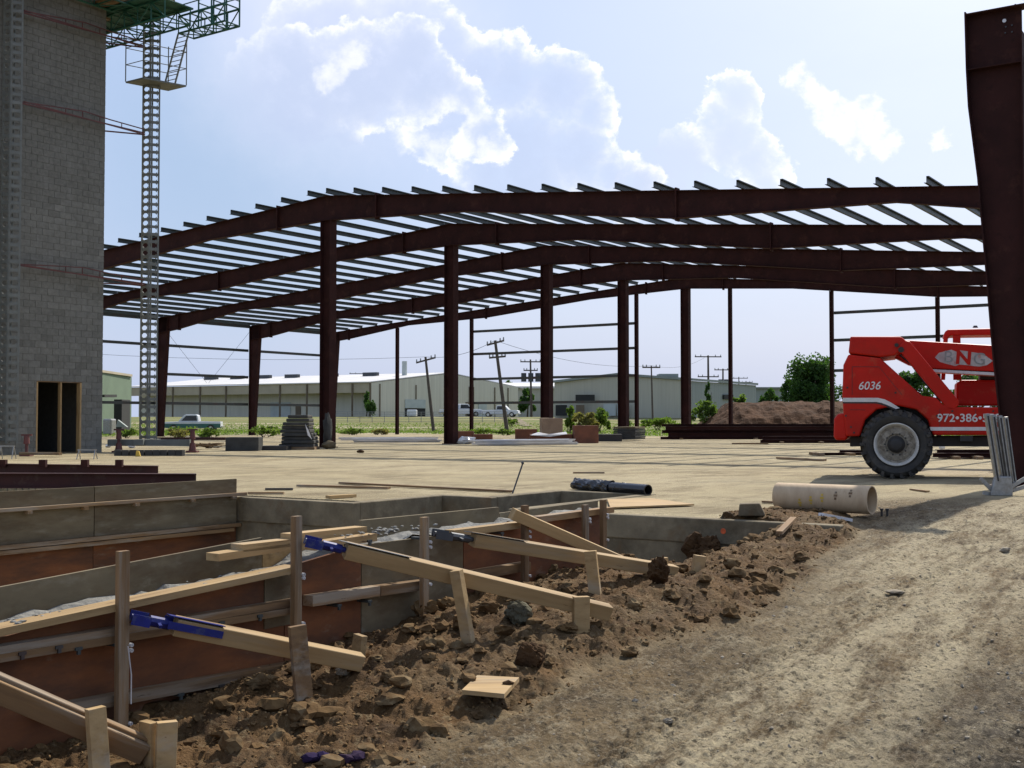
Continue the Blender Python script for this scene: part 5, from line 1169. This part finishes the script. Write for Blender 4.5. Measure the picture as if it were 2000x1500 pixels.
mb = MB(); c = gpt(704, 885); mb.lump((c.x, c.y, .05), .09, 9, 2, .4, (1.4, 1, .7)); tag(mb.build('dirt_clod', M['clodd'], None), 'small dark clod alone on the wide sandy pad', 'clod')
for k, (x, y, l, c2, lb) in enumerate(((1150, 925, .6, 'oldpine', 'brown wood scrap on the sand beyond the black wrapped pipe'), (545, 958, .4, 'dark', 'dark scrap on the slab near the left pit corner'), (520, 966, .5, 'oldpine', 'brown scrap at the slab edge right of the far form'))):
    p = gpt(x, y); mb = MB(); mb.beam((p.x-l/2, p.y, .02), (p.x+l/2, p.y+.1*math.sin(k*3), .02), .05, .03); tag(mb.build('wood_scrap', M[c2], None), lb, 'scrap', 'wood scraps on the pad')
# ------------------------------------------------------------------ country beyond: buildings, poles, trees, trucks
def quadwall(mb, p, q, z0, z1, th=.2):
    p = Vector(p); q = Vector(q); mb.prism([Vector((p.x, p.y, z0)), Vector((q.x, q.y, z0)), Vector((q.x, q.y, z1)), Vector((p.x, p.y, z1))], (0, th, 0))
GB = 1.35
# --- long tan warehouse
P0 = at(725, 812, 150); P1 = at(1012, 812, 172); P2 = at(250, 812, 172)
P0.z = P1.z = P2.z = 0; ze = 5.75; g = (P1-P0); sdv = (P2-P0); zr_ = 7.35
wh = thing('warehouse', 'long tan metal warehouse with white roof and gabled end behind the steel frame', 'building', P0)
mid = P0.lerp(P1, .5)
nrm = Vector((g.y, -g.x, 0)).normalized()
def V3(p, z): return Vector((p.x, p.y, z))
mb = MB(); mb.prism([V3(P0, .6), V3(P1, .6), V3(P1, ze), V3(mid, zr_), V3(P0, ze)], -nrm*.25); mb.build('gable_wall', M['tan'], wh)
n2 = Vector((-sdv.y, sdv.x, 0)).normalized()
if n2.y > 0: n2 = -n2
rec = -n2*2.0
mb = MB(); mb.prism([V3(P0+rec, .6), V3(P2+rec, .6), V3(P2+rec, ze-.1), V3(P0+rec, ze-.1)], -n2*.2); mb.build('side_wall', M['tan'], wh)
mb = MB(); mb.prism([V3(P0, ze-1.25), V3(P2, ze-1.25), V3(P2, ze-.02), V3(P0, ze-.02)], n2*.15); mb.build('fascia', M['fascia'], wh)
R0, R1 = mid, mid+sdv
e0, e1 = P0+n2*.35-g.normalized()*.0, P2+n2*.35
mb = MB(); mb.prism([V3(e0, ze+.03), V3(e1, ze+.03), V3(R1, zr_+.06), V3(R0, zr_+.06)], (0, 0, .12)); mb.prism([V3(R0, zr_+.07), V3(R1, zr_+.07), V3(P1+sdv, ze), V3(P1, ze)], (0, 0, .12)); mb.build('roof', M['roofw'], wh)
for f in (.0, .065, .13, .235, .34, .45, .56, .67, .79, .9, .985):
    p = P0.lerp(P2, f)+n2*.22
    mb = MB(); mb.tube(V3(p, .6), V3(p, ze-.05), .14, n=6); mb.build('canopy_post', M['brdoor'], wh)
for f in (.2, .36, .52, .64, .76, .88):                   # roof vents
    p = (e0.lerp(e1, f)).lerp(R0.lerp(R1, f), .75); mb = MB(); mb.beam(V3(p, zr_+.0), V3(p+sdv.normalized()*2.4, zr_+.0), .6, .5); mb.build('roof_vent', M['metal_dk'], wh)
def onface(p, q, f0, f1, z0, z1, off, mat, name, nn, th=.08):
    a, b = p.lerp(q, f0)+nn*off, p.lerp(q, f1)+nn*off
    mb = MB(); mb.prism([V3(a, z0), V3(b, z0), V3(b, z1), V3(a, z1)], nn*th); return mb.build(name, M[mat], wh)
onface(P0, P1, .205, .335, .8, 2.55, .02, 'dkdoor', 'dock_opening', nrm, .05); onface(P0, P1, .205, .335, 2.58, 3.7, .03, 'shutter', 'dock_shutter', nrm)
onface(P0, P1, .465, .515, .8, 2.4, .02, 'brdoor', 'door', nrm); onface(P0, P1, .70, .76, .8, 3.4, .02, 'shutter', 'dock_shutter', nrm); onface(P0, P1, .61, .64, .8, 3.5, .02, 'brdoor', 'door', nrm)
for f in (.05, .275, .5, .635, .665, .82, .92):
    a = P0.lerp(P1, f)+nrm*.06; mb = MB(); mb.tube(V3(a, 3.75 if f == .275 else 1.2), V3(a, ze-.1), .09, n=6); mb.build('downpipe', M['brdoor'], wh)
onface(P2+rec, P0+rec, .58, .66, .8, 3.4, .02, 'shutter', 'dock_shutter', n2); onface(P2+rec, P0+rec, .68, .70, .8, 3.0, .02, 'brdoor', 'door', n2)
mb = MB(); c = mid.lerp(R1, .05)+n2*0; c = at(790, 735, 160); mb.tube((c.x, c.y, 6.0), (c.x, c.y, 9.0), .35, n=12); mb.build('flue', M['shutter'], wh)
# --- low pale-roofed building between
def shed(name, label, x0, x1, ytop, ybase, Y, depth, mat, roof=None, pitch=0.0, Y1=None):
    a, b = at(x0, ybase, Y), at(x1, ybase, Y1 or Y); zt = at(x0, ytop, Y).z; zb = 0.5; t_ = thing(name, label, 'building', (a+b)/2)
    d = Vector((0, depth, 0))
    mb = MB(); mb.prism([V3(a, zb), V3(b, zb), V3(b+d, zb), V3(a+d, zb)], (0, 0, zt-zb)); mb.build('walls', M[mat], t_)
    mb = MB(); mb.prism([V3(a, zt+.02)+Vector((-.4, -.5, 0)), V3(b, zt+.02)+Vector((.4, -.5, 0)), V3(b+d, zt+.02+pitch)+Vector((.4, 0, 0)), V3(a+d, zt+.02+pitch)+Vector((-.4, 0, 0))], (0, 0, .25)); mb.build('roof', M[roof or mat], t_); return t_
shed('low_shed', 'low tan shed with a thin white roof between the two warehouses', 985, 1100, 758, 812, 185, 20, 'tan2', 'roofw', 1.2)
shed('far_building', 'distant low grey building right of the olive warehouse', 1470, 1535, 759, 812, 210, 15, 'tan3')
# --- olive warehouse, side wall's shade put in as a darker siding colour
A0, A1, A2 = at(1083, 812, 143), at(1351, 812, 138), at(1477, 812, 156)
for p in (A0, A1, A2): p.z = 0
zl, zm, zrr = at(1083, 748, 143).z, at(1205, 733.5, 141).z, at(1351, 744, 138).z
om = thing('olive_warehouse', 'wide olive tan warehouse with a low pitched roofline right of centre', 'building', A1)
nn = Vector((0, -1, 0)); am = A0.lerp(A1, .46)
mb = MB(); mb.prism([V3(A0, .4), V3(A1, .4), V3(A1, zrr), V3(am, zm), V3(A0, zl)], (0, .3, 0)); mb.build('front_wall', M['tan2'], om)
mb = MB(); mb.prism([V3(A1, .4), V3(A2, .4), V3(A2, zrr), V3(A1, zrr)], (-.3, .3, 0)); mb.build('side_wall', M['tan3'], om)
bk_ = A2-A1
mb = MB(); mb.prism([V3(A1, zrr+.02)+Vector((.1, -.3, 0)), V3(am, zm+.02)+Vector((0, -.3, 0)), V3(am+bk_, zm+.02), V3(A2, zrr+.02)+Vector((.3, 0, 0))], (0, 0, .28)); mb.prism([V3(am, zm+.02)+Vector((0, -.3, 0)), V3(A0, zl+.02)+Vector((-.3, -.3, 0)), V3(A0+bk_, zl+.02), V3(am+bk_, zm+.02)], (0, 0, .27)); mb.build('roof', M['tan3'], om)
for (x0, x1, y0, y1, Y_, mm, nm) in ((1124, 1161, 771, 783, 141.0, 'dkdoor', 'dark_opening'), (1085, 1107, 791, 812, 142.2, 'dkdoor', 'dock_opening'), (1125, 1141, 791, 812, 141.3, 'brdoor', 'door'), (1178, 1202, 789, 812, 140.5, 'shutter', 'dock_shutter'), (1205, 1228, 789, 812, 140.0, 'shutter', 'dock_shutter')):
    a, b = at(x0, y1, Y_), at(x1, y0, Y_); mb = MB(); mb.prism([Vector((a.x, Y_, a.z)), Vector((b.x, Y_-.3, a.z)), Vector((b.x, Y_-.3, b.z)), Vector((a.x, Y_, b.z))], (0, -.25, 0)); mb.build(nm, M[mm], om)
a, b = at(1288, 741, 150), at(1325, 730, 150); mb = MB(); mb.prism([Vector((a.x, 150, a.z-.4)), Vector((b.x, 150, a.z-.4)), Vector((b.x, 150, b.z)), Vector((a.x, 150, b.z))], (0, 3, 0)); mb.build('rooftop_unit', M['tan3'], om)
a = at(1414, 773, 147); mb = MB(); mb.prism([at(1409, 780, 146.2), at(1427, 780, 148.6), at(1427, 771, 148.6), at(1409, 771, 146.2)], (.3, -.3, 0)); mb.build('awning', M['dkdoor'], om)
# --- green building left
G0, G1 = at(90, 826, 84), at(255, 826, 108)
for p in (G0, G1): p.z = 0
zg = at(255, 736, 108).z
gb = thing('green_building', 'dull green metal building glimpsed between tower and mast', 'building', G1)
mb = MB(); mb.prism([V3(G0, 0), V3(G1, 0), V3(G1, zg), V3(G0, zg)], (-.3, .3, 0)); mb.build('front_wall', M['greenwall'], gb)
mb = MB(); e = Vector((-8, 6, 0)); mb.prism([V3(G1, 0), V3(G1+e*.2, 0), V3(G1+e*.2, zg), V3(G1, zg)], (.0, .2, 0)); mb.build('end_wall', M['greenwall'], gb)
mb = MB(); mb.prism([V3(G0, zg+.01), V3(G1, zg+.01)+Vector((.2, -.2, 0)), V3(G1+e, zg+.01), V3(G0+e, zg+.01)], (0, 0, .2)); mb.build('roof', M['fascia'], gb)
mb = MB(); mb.prism([at(198, 776, 94), at(222, 776, 97), at(222, 771, 97), at(198, 771, 94)], (.5, -.7, 0)); mb.build('awning', M['dkdoor'], gb)
boxat('dumpster', 'dark rusty container beside the green building', 'container', 222, 238, 780, 828, 90, 2, 'dkdoor', .02)
boxat('pale_tank', 'pale grey machinery at the foot of the green building', 'machinery', 200, 218, 818, 838, 80, 1.0, 'zinc', .1)
mb = MB(); mb.prism([at(226, 834, 82), at(230, 820, 82), at(248, 834, 82)], (0, .3, 0)); tag(mb.build('ramp', M['tan3'], None), 'small grey ramp plate on the grass near the green building', 'ramp')

# --- utility poles
def upole(label, base, top, Y, rp, arms, trafo=0, name='utility_pole'):
    b = at(base[0], base[1], Y); t_ = at(top[0], top[1], Y); b.z = min(b.z, gz(b.x, b.y)+.2)
    o = thing(name, label, 'utility pole', b); r = rp/F*Y
    mb = MB(); mb.tube(b-Vector((0, 0, .3)), t_, r*1.15, r*.75, 10); mb.build('pole', M['pole'], o)
    d = (t_-b).normalized()
    for (dn, half, tilt, yaw) in arms:
        c = t_-d*dn; x = Vector((math.cos(yaw), math.sin(yaw), tilt)).normalized()
        mb = MB(); mb.beam(c-x*half, c+x*half, .13, .15); a_ = mb.build('cross_arm', M['pole'], o)
        for f in (-.95, -.55, .55, .95):
            mb = MB(); q = c+x*(half*f); mb.tube(q, q+Vector((0, 0, .3)), .07, .05, 6); mb.build('insulator', M['zinc'], a_)
    for k in range(trafo):
        c = t_-d*(2.3)+Vector(((k-(trafo-1)/2)*.9, -.3, 0)); mb = MB(); mb.tube(c-Vector((0, 0, .55)), c+Vector((0, 0, .55)), .34, n=12); mb.build('transformer', M['metal_dk'], o)
    return t_
tA = upole('leaning wooden utility pole left of the second ridge column', (847, 838), (831, 697), 105, 3.0, [(.3, .9, .28, .2)])
tB = upole('strongly leaning utility pole with two cross arms right of the second ridge column', (991, 838), (967, 665), 98, 3.6, [(.2, .75, .28, .2), (1.4, .7, .1, .2)])
tC = upole('upright utility pole with transformers left of the third ridge column', (1038, 806), (1036, 702), 150, 2.2, [(.3, 1.3, 0, .1), (1.4, .9, 0, .1)], 3)
tD = upole('thin utility pole before the olive warehouse', (1275, 813), (1272, 714), 130, 1.8, [(.2, 1.0, 0, .1)])
tE = upole('utility pole with two cross arms right of the last ridge column', (1384, 800), (1383, 694), 165, 2.4, [(.2, 1.9, 0, .1), (3.0, 1.5, 0, .1)])
tF = upole('distant utility pole with transformer cans by the last ridge column', (1412, 800), (1412, 720), 190, 2.0, [(.2, 1.4, 0, .1)], 2)
upole('tiny distant utility pole above the white roof', (710, 760), (709, 728), 260, 1.4, [(.2, 3.0, 0, 0)])
upole('tiny far utility pole above the end of the grey building', (1443, 770), (1443, 736), 260, 1.2, [(.3, 2.0, 0, 0)]); upole('farthest tiny utility pole left of the big tree', (1457, 770), (1457, 744), 280, 1.2, [(.3, 1.6, 0, 0)])
def wire(label, p, q, sag):
    mb = MB(); n = 12; pts = []
    for i in range(n+1):
        f = i/n; c = p.lerp(q, f); c.z -= sag*4*f*(1-f); pts.append(c)
    mb.path(pts, .018, 4); tag(mb.build('power_line', M['metal_dk'], None), label, 'power line')
wire('thin power line running left from the pole by the second ridge column', tA, Vector((-60, 100, 9.0)), 1.2)
wire('thin power line between the two leaning poles', tA, tB, .5)
wire('thin power line from the leaning pole away to the right', tB, tD, .8)
wire('thin power line between the two right hand poles', tD, tE, .8)

# --- foliage
def leaves(name, pts_fn, n, size, mat, parent, seed, label=None, cat=None, group=None, kind=None):
    rng = np.random.default_rng(seed); P = pts_fn(rng, n); n = len(P)
    d1 = rng.normal(size=(n, 3)); d1 /= np.linalg.norm(d1, axis=1, keepdims=True); d2 = np.cross(d1, rng.normal(size=(n, 3))); d2 /= np.linalg.norm(d2, axis=1, keepdims=True)
    s = size*rng.uniform(.55, 1.25, (n, 1)); V = np.stack([P-d1*s, P+d2*s*.55, P+d1*s, P-d2*s*.55], 1).reshape(-1, 3)
    me = bpy.data.meshes.new(name); inv = np.array(WM[parent.name].translation) if parent else np.array([P[:, 0].mean(), P[:, 1].mean(), P[:, 2].min()])
    me.from_pydata((V-inv).tolist(), [], np.arange(n*4).reshape(-1, 4).tolist()); me.update()
    o = link(name, me, Matrix.Translation(Vector(inv)), parent, M[mat])
    if label: tag(o, label, cat, group, kind)
    return o
def crown(c, rad, clumps, spread=.32, low=-.7):
    def fn(rng, n):
        d = rng.normal(size=(clumps, 3)); d /= np.linalg.norm(d, axis=1, keepdims=True); d[:, 2] = np.where(d[:, 2] < low, -d[:, 2], d[:, 2])
        cc = d*rng.uniform(.0, .92, (clumps, 1))**.55*np.array(rad); k = rng.integers(0, clumps, n)
        rr = rng.uniform(.16, spread, clumps)[k][:, None]
        q = rng.normal(size=(n, 3)); q /= np.linalg.norm(q, axis=1, keepdims=True); q *= rng.uniform(0, 1, (n, 1))**.45
        return np.array(c)+cc[k]+q*rr*np.array(rad)
    return fn
def tree(label, px, ytop, ybase, wpx, Y, n, leaf, seed, mat='leaf', clumps=60, name='tree'):
    b = at(px, ybase, Y); b.z = max(min(b.z, gz(b.x, b.y)), 0); top = at(px, ytop, Y); W_ = wpx/F*Y/2; H = top.z-b.z
    t_ = thing(name, label, 'tree', b); tr = MB(); rg = random.Random(seed)
    tr.tube(b-Vector((0, 0, .2)), b+Vector((.1, 0, H*.45)), .035*H, .022*H, 10)
    for k in range(7):
        a_ = k*.9+rg.uniform(-.3, .3); s_ = b+Vector((.08, 0, H*rg.uniform(.25, .42))); tr.tube(s_, s_+Vector((math.cos(a_)*W_*.6, math.sin(a_)*W_*.6, H*rg.uniform(.2, .4))), .016*H, .006*H, 7)
    tr.build('trunk', M['bark'], t_)
    leaves('crown', crown((b.x, b.y, b.z+H*.54), (W_, W_, H*.47), clumps), n, leaf, mat, t_, seed); return t_
tree('big round green tree behind the dirt mound, left of the red handler', 1585, 700, 800, 118, 110, 17000, .16, 1, 'leaf', 110)
tree('small green tree left of the big round tree', 1500, 757, 800, 46, 125, 3000, .2, 2, 'leaf', 25)
tree('green tree seen through the red handler under its boom', 1775, 722, 815, 95, 112, 5000, .2, 3, 'leaf', 40)
tree('green treetop behind the red handler at far right', 1905, 726, 815, 120, 118, 5000, .2, 4, 'leaf', 40)
tree('dark tree between the shed and the third ridge column', 1030, 762, 812, 40, 160, 2500, .25, 5, 'leaf', 20)
tree('distant treetop above the white roof near the leaning pole', 985, 742, 800, 62, 230, 2200, .35, 6, 'leaf', 24)
tree('ivy clad pole base before the grey side wall', 1384, 745, 800, 18, 134, 1800, .14, 7, 'leaf', 14)
def bush(label, px, ytop, ybase, wpx, Y, n, leaf, seed, mat='leaf2', name='bush', group=None):
    b = at(px, ybase, Y); zb = gz(b.x, b.y); zb = min(max(b.z, zb), zb+1.2) if zb < b.z else zb; top = at(px, ytop, Y); W_ = wpx/F*Y/2; H = max(top.z-zb, .3)
    t_ = thing(name, label, 'bush', (b.x, b.y, zb), group); st = MB(); rg = random.Random(seed)
    for k in range(6): st.tube((b.x+rg.uniform(-.2, .2), b.y, zb-.1), (b.x+rg.uniform(-W_, W_)*.6, b.y+rg.uniform(-.3, .3), zb+H*.6), .025, .01, 5)
    st.build('stem', M['bark'], t_)
    leaves('foliage', crown((b.x, b.y, zb+H*.48), (W_, W_*.8, H*.52), 22, .4), n, leaf, mat, t_, seed); return t_
bush('tall yellow green bush between the third and fourth ridge columns', 1172, 788, 845, 50, 84, 1600, .12, 11)
bush('green bush left of the yellow green one by the third ridge column', 1113, 795, 845, 26, 86, 1000, .13, 12)
bush('brownish weedy bush behind the crates', 1140, 803, 845, 60, 82, 1500, .12, 13, 'leaf3')
bush('low green bush at the foot of the thin utility pole', 1285, 815, 838, 70, 88, 1500, .12, 14)
bush('bright green bush on the left shoulder of the dirt mound', 1378, 783, 832, 60, 90, 1600, .13, 15)
bush('yellow green bush on top of the dirt mound', 1445, 772, 800, 46, 92, 1000, .13, 16)
bush('green ivy column climbing the warehouse corner', 716, 764, 812, 11, 147, 700, .2, 17, 'leaf', 'ivy')
bush('green shrub at the base of the ivy column', 722, 782, 814, 26, 145, 900, .2, 18, 'leaf')
for k, (x, yt, yb, w, Y_, lab) in enumerate(((352, 834, 858, 70, 66, 'weeds in front of the teal pickup truck'), (410, 836, 858, 50, 66, 'weed clump right of the teal pickup truck'), (520, 832, 858, 60, 70, 'weed clump right of the second eave column'), (350, 836, 860, 60, 64, 'low weeds at the foot of the mast'), (690, 836, 852, 50, 80, 'weed clump right of the first ridge column'), (745, 838, 852, 46, 80, 'dry weed clump left of the first end wall post'), (945, 836, 855, 56, 78, 'weed clump left of the second end wall post'), (985, 838, 855, 50, 78, 'weed clump at the foot of the strongly leaning pole'), (248, 836, 858, 40, 66, 'weeds between the tower and the mast'), (1225, 820, 845, 30, 84, 'weeds beside the fourth ridge column'), (1340, 822, 842, 40, 84, 'weeds left of the dirt mound'), (610, 836, 855, 40, 72, 'weeds behind the tapering dark stack'), (1000, 815, 832, 30, 115, 'tall grass by the driveway below the white pickup'))):
    bush(lab, x, yt, yb, w, Y_, 700, .085, 30+k, 'leaf3' if k in (5, 3) else 'leaf2', 'weed_clump', 'weeds along the edge of the pad')
# short grass over the field
def grass_fn(rng, n):
    out = []
    x = rng.uniform(-60, 60, n*3); y = rng.uniform(68, 125, n*3); t_ = terrain(x, y); ok = (t_[4] > .6) & (np.abs(x) < y*.48); x, y, z = x[ok][:n], y[ok][:n], t_[2][ok][:n]
    return np.stack([x, y, z+rng.uniform(.0, .10, len(x))], 1)
leaves('grass', grass_fn, 30000, .09, 'leaf2', None, 77, 'rough green grass covering the field beyond the steel frame', 'grass', None, 'stuff')
# --- dirt mound
def mound():
    nx, ny = 120, 40; x0, x1 = at(1352, 830, 88).x, at(1760, 830, 88).x; vs = []
    for j in range(ny):
        for i in range(nx):
            fx = i/(nx-1); fy = j/(ny-1); x = x0+(x1-x0)*fx; y = 84+12*fy
            h = 2.42*min(1, max(0, fx/.20))**1.1*(1 if fx < .85 else max(0, (1-fx)/.15))*math.sin(math.pi*min(1, max(.0, fy)))**.55
            vs.append([x, y, h])
    a = np.array(vs); a[:, 2] *= 1+.10*fbm(a[:, 0], a[:, 1], .5, 4, 7); a[:, 2] += np.where(a[:, 2] > .1, .22, 0)*fbm(a[:, 0], a[:, 1], 1.4, 4, 8, .6)-.05
    mb = MB(); mb.add(a.tolist(), [(j*nx+i, j*nx+i+1, (j+1)*nx+i+1, (j+1)*nx+i) for j in range(ny-1) for i in range(nx-1)])
    o = mb.build('dirt_mound', M['mound'], None); tag(o, 'long brown heap of dug earth behind the steel stacks', 'dirt mound')
mound()
# --- pickup trucks
def pickup(label, c, yaw, L, paint, low=None, name='pickup_truck'):
    t_ = thing(name, label, 'pickup truck', c); x = Vector((math.cos(yaw), math.sin(yaw), 0)); y = Vector((-math.sin(yaw), math.cos(yaw), 0)); c = Vector(c); k = L/5.4; W_ = 1.9*k
    def pp(px, pz, s): return c+x*(px*k)+Vector((0, 0, pz*k))+y*(s)
    def ex(name, pts, s0, s1, mat, parent=None, bev=.05): mb = MB(); mb.prism([pp(a, b, s0) for a, b in pts], y*(s1-s0)); return mb.build(name, M[mat], parent or t_, bevel=bev)
    bd = ex('body', [(-2.7, .45), (-2.7, 1.0), (-.55, 1.03), (.9, 1.05), (2.5, .98), (2.7, .9), (2.72, .45), (2.2, .36), (-2.2, .36)], -W_/2, W_/2, paint)
    if low: ex('lower_panel', [(-2.68, .4), (-2.68, .8), (2.68, .8), (2.68, .4)], -W_/2-.01, W_/2+.01, low, bd, 0)
    cb = ex('cab', [(-.62, 1.03), (-.5, 1.62), (-.3, 1.7), (.62, 1.7), (.8, 1.62), (1.35, 1.05)], -W_/2+.12, W_/2-.12, paint)
    for s in (-W_/2+.11, W_/2-.125): ex('side_window', [(-.45, 1.1), (-.38, 1.58), (.6, 1.58), (1.05, 1.1)], s, s+.015, 'glass', cb, 0)
    ex('bed_floor', [(-2.6, 1.01), (-.65, 1.035), (-.65, 1.05), (-2.6, 1.03)], -W_/2+.12, W_/2-.12, 'dark', bd, 0)
    for bx in (-2.76, 2.76): ex('bumper', [(bx-.06, .42), (bx-.06, .6), (bx+.06, .6), (bx+.06, .42)], -W_/2, W_/2, 'chrome', None, .02)
    for wx in (-1.75, 1.75):
        for s in (-W_/2-.02, W_/2-.2):
            mb = MB(); mb.tube(pp(wx, .36, s), pp(wx, .36, s+.22), .37*k, n=20); w_ = mb.build('wheel', M['rubber'], t_); mb = MB(); mb.tube(pp(wx, .36, s-.012), pp(wx, .36, s+.232), .2*k, n=14); mb.build('hub_cap', M['chrome'], w_)
    return t_
c = at(378, 838, 98); c.z = max(gz(c.x, c.y), 0)
pickup('old teal and white pickup truck parked in the weeds behind the mast', c, math.pi+.12, 4.6, 'truckwhite', 'truckgreen')
c = at(978, 816, 150); c.z = gz(c.x, c.y)
pickup('white pickup truck parked before the warehouse gable, behind the leaning pole', c, -.15, 4.7, 'truckwhite')
c = at(900, 812, 150); c.z = gz(c.x, c.y)
pickup('white pickup truck mostly hidden behind the second ridge column', c, .5, 5.2, 'truckwhite')
c = at(805, 812, 149); c.z = gz(c.x, c.y); mb = MB(); mb.box((c.x, c.y, c.z+.5), (1.2, 1.5, .8)); tag(mb.build('white_cart', M['truckwhite'], None, bevel=.1), 'small white vehicle in the open dock door', 'cart')
# --- chain link fence
fa, fb = at(655, 815, 128), at(990, 815, 128); fz_ = max(gz(fa.x, 128), 0)
fn = thing('wire_fence', 'low wire fence crossing the field before the warehouse', 'fence', (0, 128, fz_))
nF = 14
for i in range(nF+1):
    p = fa.lerp(fb, i/nF); mb = MB(); g_ = gz(p.x, p.y); mb.tube((p.x, p.y, g_-.1), (p.x, p.y, g_+1.15), .035, n=6); mb.build('fence_post', M['zinc'], fn)
for dz in (.12, .38, .64, .9, 1.12):
    mb = MB(); pts = [fa.lerp(fb, i/nF) for i in range(nF+1)]; pts = [Vector((p.x, p.y, gz(p.x, p.y)+dz)) for p in pts]; mb.path(pts, .022, 5); mb.build('fence_wire', M['zinc'], fn)
# driveway up to the warehouse
mb = MB(); ps = []
for (x, y) in ((1012, 818), (1040, 832), (1022, 836), (975, 822)):
    p = at(x, y, 118 if y > 825 else 140); p.z = gz(p.x, p.y)+.04; ps.append(p)
mb.prism(ps, (0, 0, .02)); tag(mb.build('driveway', M['conc'], None), None, None, None, 'structure')
